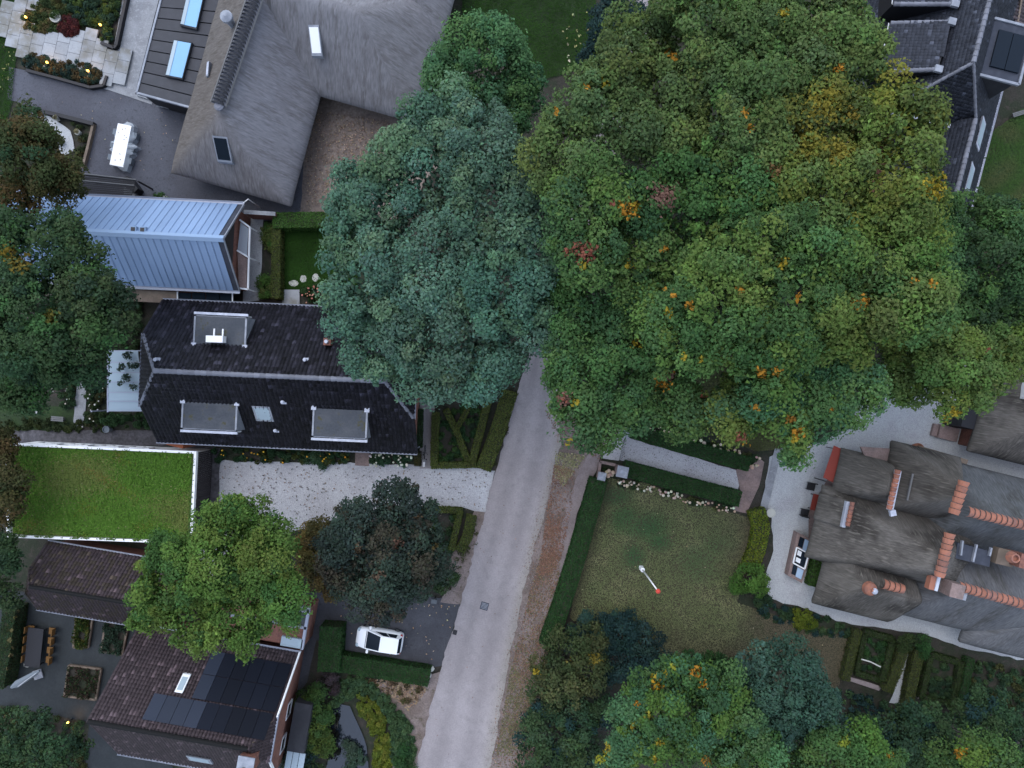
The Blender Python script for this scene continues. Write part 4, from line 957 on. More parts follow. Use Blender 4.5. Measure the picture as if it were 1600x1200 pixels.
# low annexe and glass roof at the east gable
mb = MB(); lbox(mb, fr, L2 + .2, L2 + 1.5, -2.9, .8, 0, 2.3); mb.build('porch', 'black_bitumen', sh)
for k in range(3):
    mb = MB(); lbox(mb, fr, L2 + .2 + k * .48, L2 + .64 + k * .48, -4.9, -3.0, 2.05, 2.1); mb.build('glass_pane', 'glass_pale', sh)
# ------------------------------------------------------------------ thatched farmhouse (north-west)
U = Vector((.27, .963)); fr = Frame(-25.5, 15.7, math.atan2(U.y, U.x))      # x runs north along its ridge, y points west
tf = thing('thatched_farmhouse', 'large farmhouse with a pale grey thatched roof next to the dark asphalt terrace', 'house', (-17, 21, 0))
def loc(p): d = Vector((p.x, p.y)) - fr.o; return d.dot(fr.x), d.dot(fr.y)
ye, xe = loc(P(450, 325, 2.8))[1], loc(P(455, 322, 2.8))[0]
hw = -ye / 2                                   # half width
ZR = 7.6; s1 = (ZR - 2.8) / hw
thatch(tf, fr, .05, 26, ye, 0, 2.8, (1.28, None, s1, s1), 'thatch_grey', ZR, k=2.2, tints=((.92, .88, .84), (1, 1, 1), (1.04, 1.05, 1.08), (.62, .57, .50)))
x2, y2 = loc(P(503, 150, 2.8)); y3 = loc(P(650, 187, 2.8))[1]
thatch(tf, fr, x2, x2 + 9.6, y3, ye + 4.2, 2.8, (1.02, 1.02, 1.02, None), 'thatch_grey', 7.7, k=2.2)
thatch(tf, fr, x2 + 6.0, x2 + 22, y3 - .3, y3 + 8.2, 2.8, (.95, None, 1.0, 1.0), 'thatch_grey', 6.9, k=2.2)
walls(tf, fr, 1.0, 25, ye + .85, -.8, 0, 2.9, 'dark_wall'); walls(tf, fr, x2 + .9, x2 + 9, y3 + .8, ye + 1.2, 0, 2.9, 'dark_wall'); walls(tf, fr, x2 + 9, x2 + 21, y3 + .6, y3 + 7.6, 0, 2.9, 'dark_wall')
ridge_caps(tf, P(341, 163, 7.62), P(402, -14, 7.62), 'black_bitumen', .44, .26, raise_=.16, arc=1.0, ov=.62)
a, b = P(341, 163, 7.62), P(402, -14, 7.62); mb = MB(); bar(mb, a, b, .92, .12); mb.build('ridge_bed', 'ridge_grey', tf)
mb = MB()
for off in (-.52, .52):
    a, b = P(341, 163, 7.52), P(402, -14, 7.52); d = (b - a).normalized(); s = d.cross(Vector((0, 0, 1))) * off
    mb.tube([a + s, b + s], .07, 6)
mb.build('ridge_binding', 'timber_grey', tf)
mb = MB(); q = P(342, 165, 7.7); mb.lathe(q, [(.1, -.2), (.34, -.1), (.34, .02), (.2, .1), (0.001, .11)], 10); mb.build('ridge_end', 'ridge_grey', tf)
# roof lights and vents set into the thatch
def thatch_light(px, z, w, h, ang, m, label=None, tilt=(0, 0)):
    c = P(*px, z); f = Frame(c.x, c.y, ang); mb = MB(); g = lambda x, y: z + x * tilt[0] + y * tilt[1]
    q = [f(-w / 2, -h / 2, g(-w / 2, -h / 2)), f(w / 2, -h / 2, g(w / 2, -h / 2)), f(w / 2, h / 2, g(w / 2, h / 2)), f(-w / 2, h / 2, g(-w / 2, h / 2))]
    mb.hexa([p - Vector((0, 0, .35)) for p in q], [p + Vector((0, 0, .08)) for p in q]); o = mb.build('roof_window', 'lead', tf)
    cc = sum(q, Vector()) / 4; q = [cc + (p - cc) * .84 + Vector((0, 0, .08)) for p in q]; MB().hexa(q, [p + Vector((0, 0, .03)) for p in q]).build('pane', m, o)
thatch_light((493, 64), 5.9, .75, 1.7, 0.0, 'white_plastic', tilt=(0, .55))
thatch_light((348, 234), 5.65, 1.05, 1.4, -.1, 'glass_dark', tilt=(0, .9))
thatch_light((325, 108), 5.2, .25, 1.0, -.12, 'lead_pale', tilt=(.8, .1))
mb = MB(); q = P(360, 34, 6.9); mb.lathe(q, [(.25, -.6), (.25, .5), (.42, .52), (.42, .75), (.1, .95)], 12); mb.build('chimney_pipe', 'lead', tf)
# flat-roofed extension on its west side, boarded, with two rooflights
corn = [P(214, 145, 3.0), P(305, 170, 3.0), P(352, -40, 3.0), P(262, -40, 3.0)]
MB().prism([(p.x + .1, p.y + .12) for p in corn], 0, 2.8).build('extension_wall', 'black_timber', tf)
nb = 11
for i in range(nb):
    a, b = i / nb, (i + 1) / nb - .008
    q = [corn[0].lerp(corn[3], a), corn[1].lerp(corn[2], a), corn[1].lerp(corn[2], b), corn[0].lerp(corn[3], b)]
    MB().slab(q, .16).build('roof_board', 'deck_board', tf)
for a, b in ((corn[0], corn[3]), (corn[0], corn[1])):
    mb = MB(); bar(mb, a + Vector((0, 0, .07)), b + Vector((0, 0, .07)), .14, .3); mb.build('roof_edge', 'lead', tf)
for c4 in ([(258, 119), (285, 124), (300, 66), (272, 61)], [(281, 40), (307, 46), (324, -30), (298, -34)]):
    q = [P(x, y, 3.25) for x, y in c4]; MB().hexa([Vector((p.x, p.y, 2.95)) for p in q], q).build('rooflight', 'black_bitumen', tf)
    o = tf.children[-1] if False else None
    c = sum(q, Vector()) / 4; inn = [c + (p - c) * .93 + Vector((0, 0, .005)) for p in q]
    MB().hexa(inn, [p + Vector((0, 0, .02)) for p in inn]).build('rooflight_glass', 'skylight_glass', tf)
    e = (inn[1] - inn[0]).normalized() * .26; MB().hexa([inn[0] + Vector((0, 0, .021)), inn[0] + e + Vector((0, 0, .021)), inn[3] + e + Vector((0, 0, .021)), inn[3] + Vector((0, 0, .021))],
        [inn[0] + Vector((0, 0, .05)), inn[0] + e + Vector((0, 0, .05)), inn[3] + e + Vector((0, 0, .05)), inn[3] + Vector((0, 0, .05))]).build('rooflight_kerb', 'glass_pale', tf)

# ------------------------------------------------------------------ thatched villa with orange ridge tiles (south-east)
V = Vector((.97, -.24)); fr = Frame(0, 0, math.atan2(V.y, V.x)); fr.y = Vector((.24, .97))     # x runs east, y north
tv = thing('thatched_villa', 'brown thatched villa with bright orange ridge tiles in the white gravel yard', 'house', (*fr(30, -5, 0).xy, 0))
def vu(px, py, z): p = P(px, py, z); return p.x * .97 - p.y * .24, p.x * .24 + p.y * .97
T = lambda *a, m='thatch_brown', **k: thatch(tv, fr, *a[:4], a[4], a[5], m, *a[6:], **k)
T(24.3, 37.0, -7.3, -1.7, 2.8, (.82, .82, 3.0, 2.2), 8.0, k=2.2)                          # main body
T(28.1, 33.3, -2.4, 2.7, 3.6, (1.95, 1.9, 2.2, 2.2), 8.7, k=2.6)                           # tall northern cross wing
T(25.0, 29.4, -2.25, 1.3, 2.8, (1.49, 1.6, 3.2, 3.0), 6.0, k=3)                            # western gable
T(24.2, 27.5, -4.35, -2.3, 2.8, (1.12, 1.1, None, None), 4.55, k=3)                        # small dormer
T(25.75, 31.5, -10.55, -5.2, 2.6, (1.95, None, 1.28, 1.28), 6.05, k=2.6)                   # pyramid in the south-west
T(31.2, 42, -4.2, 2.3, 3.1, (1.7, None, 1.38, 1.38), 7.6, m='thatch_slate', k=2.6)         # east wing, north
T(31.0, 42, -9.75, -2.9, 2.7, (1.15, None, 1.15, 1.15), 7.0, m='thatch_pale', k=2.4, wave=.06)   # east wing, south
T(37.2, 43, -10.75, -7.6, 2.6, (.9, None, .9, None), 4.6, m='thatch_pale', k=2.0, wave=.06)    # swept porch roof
for a in ((26.3, 36.4, -6.6, -2.2), (29.2, 32.6, -2.3, 1.8), (26.6, 29, -2, .7), (27.0, 31, -9.6, -5.8), (32.2, 41.5, -3.6, 1.5), (32, 41.5, -8.9, -3)):
    walls(tv, fr, *a, 0, 2.95, 'dark_wall')
rg = lambda a, b, z, r=.35, L=.36, **k: ridge_caps(tv, P(*a, z), P(*b, z), 'ridge_orange', r, L, raise_=.17, arc=1.0, ov=.9, **k)
rg((1506, 752), (1489, 804), 8.72); rg((1484, 833), (1467, 902), 8.05); rg((1511, 799), (1620, 825), 7.62, .34)
rg((1497, 916), (1620, 950), 7.0, .34); rg((1379, 912), (1412, 921), 6.1, .34); rg((1402, 734), (1388, 796), 6.05, .2, .3); rg((1331, 784), (1323, 822), 4.6, .17, .3)
mb = MB(); q = P(1361, 921, 6.15); mb.lathe(q, [(.5, -.3), (.44, .0), (.3, .14), (.13, .22), (.12, .34), (0.001, .38)], 14); cap = mb.build('finial_cap', 'ridge_orange', tv)
mb = MB(); mb.lathe((q.x + .12, q.y - .05, q.z), [(.2, .17), (.22, .3), (.13, .4), (.001, .46)], 10); mb.build('finial', 'lead_pale', cap)
for a, b, z in (((1406, 736), (1393, 798), 5.95), ((1326, 784), (1318, 824), 4.45)):
    mb = MB(); bar(mb, P(*a, z), P(*b, z), .26, .5); mb.build('lead_flashing', 'lead_pale', tv)
mb = MB(); q = P(1393, 801, 5.9); mb.box(q, .4, .4, .25, .2); mb.build('lead_saddle', 'lead_pale', tv)
for px, z, sz, h, m_ in (((1479, 916), 6.4, .95, 1.2, 'brick_path'), ((1488, 921), 5.9, .8, 1.0, 'lead')):
    mb = MB(); mb.box(P(*px, z), sz, sz, h, -.24); mb.build('chimney', m_, tv)
mb = MB(); mb.box(P(1452, 908, 6.9), .5, .95, .5, -.24); mb.build('ridge_end_tile', 'ridge_orange', tv)
mb = MB(); mb.box(P(1457, 909, 6.9), .2, .95, .6, -.24); mb.build('lead_flashing', 'lead_pale', tv)
# lead-covered valley with its slim glass strips, brick stack with an orange pot behind
q = [P(1497, 848, 6.4), P(1549, 862, 6.4), P(1546, 886, 6.4), P(1492, 872, 6.4)]; MB().hexa([p - Vector((0, 0, 1.2)) for p in q][::-1], q[::-1]).build('flat_roof', 'lead_dark', tv)
for a, b in (((1505, 845), (1502, 868)), ((1527, 851), (1521, 878)), ((1550, 856), (1547, 869))):
    mb = MB(); bar(mb, P(*a, 6.6), P(*b, 6.6), .12, .2); mb.build('ventilation_strip', 'lead', tv)
mb = MB(); mb.box(P(1562, 868, 6.0), 1.2, 1.1, .6, -.24); ck = mb.build('chimney_base', 'timber', tv)
mb = MB(); mb.box(P(1580, 870, 6.0), .95, .95, 1.5, -.24); st = mb.build('chimney', 'brick_wall', tv); mb = MB(); p = P(1580, 870, 7.5); mb.lathe(p, [(.4, 0), (.38, .1), (.3, .45), (.22, .45), (.22, .2)], 12); mb.build('chimney_pot', 'ridge_orange', st)
mb = MB(); bar(mb, P(1427, 740, 5.6), P(1418, 782, 5.6), .12, .12); mb.build('gutter', 'timber_grey', tv)
MB().slab([P(1345, 698, 3.2), P(1440, 704, 3.2), P(1408, 812, 3.2), P(1386, 800, 3.2)], .2).build('flat_roof', 'brick_path', tv)
# sheltered terrace of brown brick at the west front
sheet('brick_terrace', [(1296, 740), (1315, 700), (1320, 760), (1295, 850), (1262, 850), (1262, 800)], LZ + .002, 'brick_path')
for px, rz in (((1441, 702), 0), ):
    mb = MB(); bar(mb, P(1436, 700, 3.0), P(1512, 722, 3.0), .35, .3); mb.build('eave_beam', 'timber', tv)

# small thatched barn at the right edge
sb = thing('thatched_barn', 'small brown thatched barn at the right edge beyond the villa', 'barn', (*fr(38, 6.5, 0).xy, 0))
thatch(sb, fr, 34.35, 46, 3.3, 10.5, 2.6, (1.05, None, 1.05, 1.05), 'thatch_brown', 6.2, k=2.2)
walls(sb, fr, 34.9, 45, 3.8, 10, 0, 2.7, 'brick_wall')
mb = MB(); lbox(mb, fr, 33.35, 34.55, 5.0, 6.5, 0, 2.35); mb.build('porch', 'black_timber', sb)
mb = MB(); lbox(mb, fr, 33.0, 34.5, 3.9, 4.95, 0, .5); mb.build('step', 'brick_path', sb)
mb = MB(); lbox(mb, fr, 32.6, 33.0, 3.95, 4.9, 0, .3); mb.build('step', 'brick_path', sb)
mb = MB(); lbox(mb, fr, 36.2, 40, 7.6, 10.2, 3.0, 4.9); mb.build('flat_dormer', 'roof_felt', sb); mb = MB(); lbox(mb, fr, 35.85, 36.19, 7.8, 9.2, 4.0, 4.85); mb.build('window', 'white_pvc', sb)

# ------------------------------------------------------------------ slate-black tiled house (north-east)
fr = Frame(0, 0, math.atan2(-.25, .968)); fr.y = Vector((.25, .968)); fr.x = Vector((.968, -.25))
ne = thing('slate_tiled_house', 'dark slate tiled house with pale ridge lines in the upper right corner', 'house', (*fr(24, 29, 0).xy, 0))
v0, v1, u0, u1, rv = 18.2, 29.3, 25.1, 40.0, 23.7; zb, zr = 3.4, 9.5
walls(ne, fr, v0 + .4, v1 - .4, u0 + .4, u1, 0, 3.5, 'brick_wall'); walls(ne, fr, 23.1, v1 - .4, 19.8, u0 + .3, 0, 3.5, 'brick_wall')
zh = 6.0; sE = (zr - zb) / (v1 - rv); sW = (zr - zb) / (rv - v0)
def roof(pts, m='tile_slate', **k):
    MB().slab([p - Vector((0, 0, .03)) for p in pts], .14).build('roof_deck', 'black_bitumen', ne); tile_field(ne, pts, m, spread=.14, pale=.05, tw=.2, th=.24, relief=.35, **k)
hW, hE, rs = fr(rv - (zr - zh) / sW, u0, zh), fr(rv + (zr - zh) / sE, u0, zh), fr(rv, u0 + 2.5, zr)
roof([fr(v0, u1, zb), fr(v0, u0, zb), hW, rs, fr(rv, u1, zr)]); roof([fr(v1, u0, zb), fr(v1, u1, zb), fr(rv, u1, zr), rs, hE]); roof([hW, hE, rs])
MB().slab([fr(v0 + .4, u0 + .4, zb), fr(v1 - .4, u0 + .4, zb), hE + Vector((-.2, .4, 0)), hW + Vector((.2, .4, 0))], .2).build('gable_wall', 'black_timber', ne)
ridge_caps(ne, rs, fr(rv, u1, zr), 'ridge_grey', .15, .4, raise_=.05)
for e in (hW, hE): ridge_caps(ne, e, rs, 'ridge_grey', .11, .38, raise_=.04, name='hip_tile')
mb = MB(); bar(mb, hW + Vector((-.1, -.1, .1)), hE + Vector((.1, -.1, .1)), .35, .2); mb.build('gutter', 'lead_pale', ne)
edge_gutter(ne, fr(v1 + .1, u0 - .3, zb), fr(v1 + .1, u1, zb), .11, 'lead_pale')
# lower southern wing
z2 = 7.2; rv2 = 26.0; uS = 19.4
roof([fr(v1, uS, zb), fr(v1, u0 + .3, zb), fr(rv2, u0 + .3, z2), fr(rv2, uS, z2)]); roof([fr(22.7, u0 + .3, zb), fr(22.7, uS, zb), fr(rv2, uS, z2), fr(rv2, u0 + .3, z2)])
ridge_caps(ne, fr(rv2, uS, z2), fr(rv2, u0 + .2, z2), 'ridge_grey', .15, .4, raise_=.05)
edge_gutter(ne, fr(v1 + .1, uS - .2, zb), fr(v1 + .1, u0 - .4, zb), .1, 'lead_pale')
mb = MB(); bar(mb, fr(v1 - .2, uS - .1, zb + .1), fr(rv2, uS - .1, z2 + .1), .12, .3); bar(mb, fr(22.8, uS - .1, zb + .1), fr(rv2, uS - .1, z2 + .1), .12, .3); mb.build('bargeboard', 'lead_pale', ne)
# east slope: roof windows and the flat dormer with a glass lantern
zE = lambda v: zr - (v - rv) * sE
for (ua, ub, va, vb, zf) in ((24.2, 26.2, 27.0, 27.9, lambda v: z2 - (v - rv2) * (z2 - zb) / (v1 - rv2)), (21.0, 23.0, 27.1, 28.0, lambda v: z2 - (v - rv2) * (z2 - zb) / (v1 - rv2))):
    q = [fr(va, ua, zf(va) + .1), fr(vb, ua, zf(vb) + .1), fr(vb, ub, zf(vb) + .1), fr(va, ub, zf(va) + .1)]
    o = MB().hexa([p - Vector((0, 0, .2)) for p in q], [p + Vector((0, 0, .06)) for p in q]).build('roof_window', 'lead_pale', ne)
    c = sum(q, Vector()) / 4; q = [c + (p - c) * .8 + Vector((0, 0, .06)) for p in q]; MB().hexa(q, [p + Vector((0, 0, .03)) for p in q]).build('pane', 'glass_pale', o)
mb = MB(); lbox(mb, fr, 24.9, 27.6, 27.9, 31.6, 5.0, 7.9); dm = mb.build('dormer', 'black_bitumen', ne)
mb = MB(); lbox(mb, fr, 24.8, 27.75, 27.8, 31.7, 7.9, 7.98); mb.build('dormer_roof', 'lead_dark', dm)
for a in ((24.8, 27.75, 31.62, 31.78), (27.68, 27.84, 27.8, 31.7), (24.8, 27.75, 27.72, 27.88)):
    mb = MB(); lbox(mb, fr, *a, 7.9, 8.08); mb.build('roof_edge', 'lead', dm)
for k in range(2):
    mb = MB(); lbox(mb, fr, 25.55 + k * 1.0, 26.5 + k * 1.0, 28.5, 31.0, 7.98, 8.12); mb.build('glass_pane', 'glass_dark', dm)
# west slope: two long shed dormers with pale verges
for (ca, cb, cc, cd) in (((1391, 36), (1487, 34), (1466, 108), (1376, 112)), ((1402, -70), (1500, -72), (1492, 6), (1396, 6))):
    q = [P(*ca, 7.1), P(*cb, 8.35), P(*cc, 8.35), P(*cd, 7.1)]
    MB().hexa([Vector((p.x, p.y, 5.0)) for p in q][::-1], [p - Vector((0, 0, .02)) for p in q][::-1]).build('dormer', 'black_timber', ne)
    tile_field(ne, [q[0], q[3], q[2], q[1]], 'tile_slate', spread=.14, pale=.04, tw=.2, th=.24, relief=.35)
    for a, b in ((q[0], q[1]), (q[3], q[2])): ridge_caps(ne, a + Vector((0, 0, .05)), b + Vector((0, 0, .05)), 'ridge_grey', .15, .4, name='verge_tile')
    edge_gutter(ne, q[3], q[0], .12, 'white_pvc')
    for b in (q[1], q[2]): mb = MB(); mb.box(b - Vector((0, 0, .1)), .5, .45, .22, fr.a); mb.build('lead_saddle', 'lead', ne)
# neighbour's low roof in the very corner
nr = thing('corner_roof', 'low dark brown tiled roof at the right end of the top edge', 'outbuilding', P(1600, 20))
q = [P(1567, -60, 3.0), P(1592, -60, 3.0), P(1590, 60, 3.0), P(1560, 10, 3.0)]
q = [P(1640, 60, 3.0), P(1640, -60, 3.0), P(1572, -60, 5.0), P(1556, 25, 5.0)]
tile_field(nr, q, 'tile_brown', spread=.2); MB().slab([p - Vector((0, 0, .03)) for p in q], .14).build('roof_deck', 'black_bitumen', nr)
mb = MB(); bar(mb, P(1586, 62, 4.6), P(1600, -20, 4.6), .12, .12); mb.build('gutter', 'timber', nr)
MB().prism([(q[0].x - .4, q[0].y - .3), (q[1].x - .4, q[1].y), (q[2].x + .5, q[2].y), (q[3].x + .5, q[3].y + .2)], 0, 2.9).build('wall', 'brick_wall', nr)

# black slatted shelter and its box beside the terrace
bs = thing('slatted_shelter', 'black slatted shelter roof between the terrace and the zinc roofed barn', 'shelter', P(170, 292))
mb = MB()
for y in (0, 1): pass
a0, a1, b0, b1 = P(122, 271, 2.4), P(213, 281, 2.4), P(118, 312, 2.2), P(203, 316, 2.2)
for i in range(13):
    f0, f1 = i / 13, (i + .82) / 13; q = [b0.lerp(a0, f0), b1.lerp(a1, f0), b1.lerp(a1, f1), b0.lerp(a0, f1)]
    MB().slab(q, .05).build('slat', 'black_timber', bs)
for f in (1.0, .74):
    mb = MB(); p, q = b0.lerp(a0, f), b1.lerp(a1, f); n = 26
    mb.tube([p + Vector((0, 0, .05)), q + Vector((0, 0, .05))], .05, 6); mb.build('edge_trim', 'timber_grey', bs)
mb = MB()
for q in (a0, a1, b0, b1): mb.box((q.x, q.y - .05, 0), .1, .1, 2.2)
mb.build('post', 'black_timber', bs)
bx = thing('storage_box', 'black storage box with a pale side east of the slatted shelter', 'storage box', P(214, 300))
MB().prism([(p.x, p.y) for p in (P(203, 283), P(211, 281), P(226, 300), P(221, 306), P(203, 294))], 0, 1.0).build('box', 'black_timber', bx)
MB().prism([(p.x, p.y) for p in (P(201, 296), P(219, 307), P(219, 311), P(201, 309))], 0, .7).build('side_panel', 'concrete', bx)
# ------------------------------------------------------------------ stone slab terrace in the north-west garden
ter = thing('slab_terrace', 'stepped terrace of pale square stone slabs', 'terrace', P(95, 85)); ter['kind'] = 'structure'
del ter['label']; del ter['category']
poly = [(15, 6), (2, 50), (22, 57), (14, 80), (33, 84), (32, 95), (52, 99), (95, 104), (150, 112), (168, 122), (172, 138), (192, 122), (206, 82), (178, 76), (158, 70), (158, 46), (126, 40), (112, 62), (100, 50), (82, 58), (46, 56), (38, 30), (70, 0), (70, -12), (38, -12), (36, 12)]
pw = [P(*p, .25) for p in poly]; pw = [(p.x, p.y) for p in pw]
ang = math.radians(-13); ca, sa = math.cos(ang), math.sin(ang); me_slab = None; sw, sh_ = .98, .94; LZT = LZ
for i in range(-30, 30):
    for j in range(-20, 20):
        lx, ly = i * sw + (j % 2) * .0, j * sh_ + (i % 3) * .31; x, y = -36 + lx * ca - ly * sa, 26 + lx * sa + ly * ca
        if not inside(np.array([[x, y], [x + .12, y], [x - .12, y], [x, y + .12], [x, y - .12]]), pw).any(): continue
        mb = MB(); mb.box((0, 0, 0), sw - .025, sh_ - .025, .14)
        if me_slab is None: me_slab = mb.mesh('stone_slab'); me_slab.materials.append(MATS['stone_slab'])
        o = link_mesh('stone_slab', me_slab, ter); o.location = Vector((x, y, LZ + random.uniform(0, .02))) - ter.location; o.rotation_euler = (0, 0, ang)
# low edging walls of the beds
def edging(px, h, w, m, name, label, cat='edging'):
    c = sum((P(*p) for p in px), Vector()) / len(px); t = MB()
    for a, b in zip(px[:-1], px[1:]): bar(t, P(*a, h), P(*b, h), w, h)
    return solo(t.build(name, m), label, cat)
edging([(198, -10), (181, 70), (177, 74), (157, 66)], .5, .22, 'black_timber', 'bed_edging', 'black edging of the planted bed beside the concrete walkway')
edging([(40, 109), (90, 122), (140, 136), (161, 133), (166, 118)], .45, .2, 'black_timber', 'bed_edging', 'dark curved edging of the bed below the slab terrace')
edging([(34, 166), (90, 179), (145, 193)], .5, .28, 'black_timber', 'retaining_beam', 'long dark timber beam along the upper edge of the pale gravel bed')
edging([(145, 193), (136, 232), (128, 262)], .4, .2, 'timber', 'retaining_beam', 'brown timber beam down the right side of the pale gravel bed')
edging([(214, 146), (258, 160)], .3, .3, 'concrete', 'terrace_step', 'pale step at the foot of the boarded flat roof')

def pot(px, r, h, m, label, plant=None, name='plant_pot', soilm='soil'):
    p = P(*px); t = thing(name, label, 'plant pot', (p.x, p.y, LZ))
    mb = MB(); mb.lathe((p.x, p.y, LZ), [(r * .72, 0), (r * .95, h * .7), (r, h), (r * .86, h), (r * .84, h * .85)], 16); mb.build('pot', m, t, smooth=False)
    mb = MB(); mb.lathe((p.x, p.y, LZ), [(r * .84, h * .8), (r * .85, h * .84)], 12); mb.build('soil_fill', soilm, t)
    if plant:
        crown('foliage', t, [(p.x, p.y, LZ + h + r * .3, r * .75, r * .6)], plant, .1, .2, .8)
GREEN = [(.035, .075, .018), (.045, .085, .022), (.03, .06, .02)]
pot((93, 32), .42, .4, 'pot_pale', 'large round pot with a pale rim in the upper left flower bed', GREEN)
pot((97, 223), .32, .5, 'pot_grey', 'dark round pot at the tip of the pale gravel bed')
pot((127, 210), .22, .4, 'pot_pale', 'small cream pot with a plant right of the pale gravel bed', [(.2, .18, .1)])
pot((93, 188), .2, .4, 'pot_pale', 'small cream pot close under the dark timber beam', [(.14, .14, .08)])

# covered garden table
tc = P(188.5, 227, .8); tt = thing('covered_table', 'long garden table under a white cover with clear plastic sheeting around it', 'garden table', (tc.x, tc.y, LZ)); rz = math.radians(-11.5)
fr = Frame(tc.x, tc.y, rz); mb = MB(); lbox(mb, fr, -.53, .53, -1.62, 1.62, .74, .82); mb.build('table_top', 'white_paint', tt)
for x in (-.42, .42):
    for y in (-1.4, 1.4): mb = MB(); p = fr(x, y, LZ); mb.box(p, .08, .08, .74 - LZ, rz); mb.build('leg', 'timber_grey', tt)
vs, fs = [], []; n = 56
for i in range(n):
    a = 2 * math.pi * i / n; ex, ey = math.cos(a), math.sin(a); sq = max(abs(ex) / .53, abs(ey) / 1.62); x0, y0 = ex / sq, ey / sq
    wob = .20 + .16 * math.sin(a * 9) + .1 * math.sin(a * 5 + 1) + (.22 if ex > 0 else 0)
    vs += [fr(x0 * .98, y0 * .98, .825), fr(x0 + ex * wob, y0 + ey * wob * .5, .62 + .04 * math.sin(a * 7)), fr(x0 + ex * (wob + .12), y0 + ey * (wob * .5 + .06), .16)]
for i in range(n):
    j = (i + 1) % n
    for r in (0, 1): fs.append((i * 3 + r, i * 3 + r + 1, j * 3 + r + 1, j * 3 + r))
MB().add(vs, fs).build('plastic_sheeting', 'clear_sheet', tt)
for sx in (-1, 1):
    for k in range(3):
        p = fr(sx * .72, -1.0 + k * 1.0, LZ); mb = MB(); mb.box((p.x, p.y, LZ), .42, .45, .44, rz); mb.build('stacked_chair', 'fabric_grey', tt)
for k in range(9):
    p = fr(random.uniform(-.35, .35), random.uniform(-1.4, 1.4), .82); mb = MB(); mb.box(p, .1, .06, .006, random.uniform(0, 3)); mb.build('dry_leaf', 'timber', tt)

# white bench near the flat roof
def bench(px, L, d, rz, m, label):
    p = P(*px); t = thing('garden_bench', label, 'bench', (p.x, p.y, LZ)); f = Frame(p.x, p.y, rz)
    for k in range(3):
        mb = MB(); lbox(mb, f, -L / 2, L / 2, -d / 2 + k * d / 3 + .015, -d / 2 + (k + 1) * d / 3 - .015, .42, .46); mb.build('seat_slat', m, t)
    for x in (-L / 2 + .1, L / 2 - .1):
        mb = MB(); lbox(mb, f, x - .04, x + .04, -d / 2 + .05, d / 2 - .05, LZ, .42); mb.build('leg', m, t)
bench((259, 167), .95, .5, -.2, 'concrete', 'pale little bench standing at the corner of the boarded flat roof')
bench((95, 654), .95, .4, -.08, 'timber_grey', 'grey bench on the dark lawn west of the conservatory')

# garden lights
def lamp(px, label, big=1.0):
    p = P(*px); t = thing('garden_lamp', label, 'garden lamp', (p.x, p.y, 0), 'lit garden lamps')
    mb = MB(); mb.tube([(p.x, p.y, 0), (p.x, p.y, .62)], .03, 6); mb.build('post', 'black_metal', t)
    mb = MB(); mb.ball((p.x, p.y, .72), .085 * big, .12 * big, 8); mb.build('bulb', 'lamp_glow', t, smooth=True)
    mb = MB(); mb.lathe((p.x, p.y, .60), [(.09, 0), (.09, .02), (.02, .03)], 8); mb.build('bulb_holder', 'black_metal', t)
    l = bpy.data.lights.new('lamp_light', 'POINT'); l.energy = 8 * big; l.color = (1, .55, .15); l.shadow_soft_size = .1
    lo = bpy.data.objects.new('lamp_light', l); COL.objects.link(lo); lo.parent = t; lo.location = (0, 0, .98)
lamp((50, 34), 'lit garden lamp in the bed left of the round pale rimmed pot')
lamp((177, 4), 'lit garden lamp at the top edge beside the concrete walkway')
lamp((165, 46), 'lit garden lamp at the lower tip of the bed beside the concrete walkway')
lamp((83, 104), 'lit garden lamp in the bluish left half of the bed below the slabs')
lamp((146, 117), 'lit garden lamp in the brown grasses at the end of the bed below the slabs')
lamp((115, 1122), 'lit garden lamp in the bottom left garden by the dark terrace', .9)

# flagpole on the lawn
p = P(1001, 886); fp = thing('flagpole', 'white flagpole with a red ball on top standing in the right lawn', 'flagpole', (p.x, p.y, LZ))
mb = MB(); mb.tube([(p.x, p.y, LZ), (p.x, p.y, .9)], .17, 12); mb.box((p.x, p.y, LZ), .3, .3, .1); mb.build('base_sleeve', 'white_paint', fp)
mb = MB(); mb.tube([(p.x, p.y, .9), (p.x + .02, p.y, 3.5), (p.x + .03, p.y, 6.3)], .07, 10, .045); mb.build('pole', 'white_paint', fp, smooth=True)
mb = MB(); mb.ball((p.x + .03, p.y, 6.42), .17, .17, 12); mb.build('ball_top', 'red_paint', fp, smooth=True)

# gate pillars and gate of the villa garden
for px, s, h, lab in (((970, 673), .85, 1.7, 'grey stone gate pillar north of the white garden path'), ((967, 733), .85, 1.7, 'grey stone gate pillar south of the white garden path'), ((937, 741), .62, 1.2, 'smaller grey pillar at the head of the long footpath hedge')):
    p = P(*px); t = thing('gate_pillar', lab, 'pillar', (p.x, p.y, 0), 'gate pillars'); mb = MB(); mb.box((p.x, p.y, 0), s * .8, s * .8, h, -.2); mb.build('shaft', 'brick_path', t)
    mb = MB(); mb.box((p.x, p.y, h), s, s, .12, -.2); mb.box((p.x, p.y, h + .12), s * .7, s * .7, .05, -.2); mb.build('cap_stone', 'pillar_stone', t)
    mb = MB(); mb.box((p.x, p.y, h + .171), s * .4, s * .4, .03, -.2); mb.build('cap_inlay', 'lead', t)
gt = thing('garden_gate', 'closed slim dark gate between the two grey stone pillars', 'gate', P(970, 703))
mb = MB(); bar(mb, P(975, 687, 1.1), P(968, 719, 1.1), .05, .06); bar(mb, P(975, 687, .3), P(968, 719, .3), .05, .06); mb.build('rail', 'timber_grey', gt)
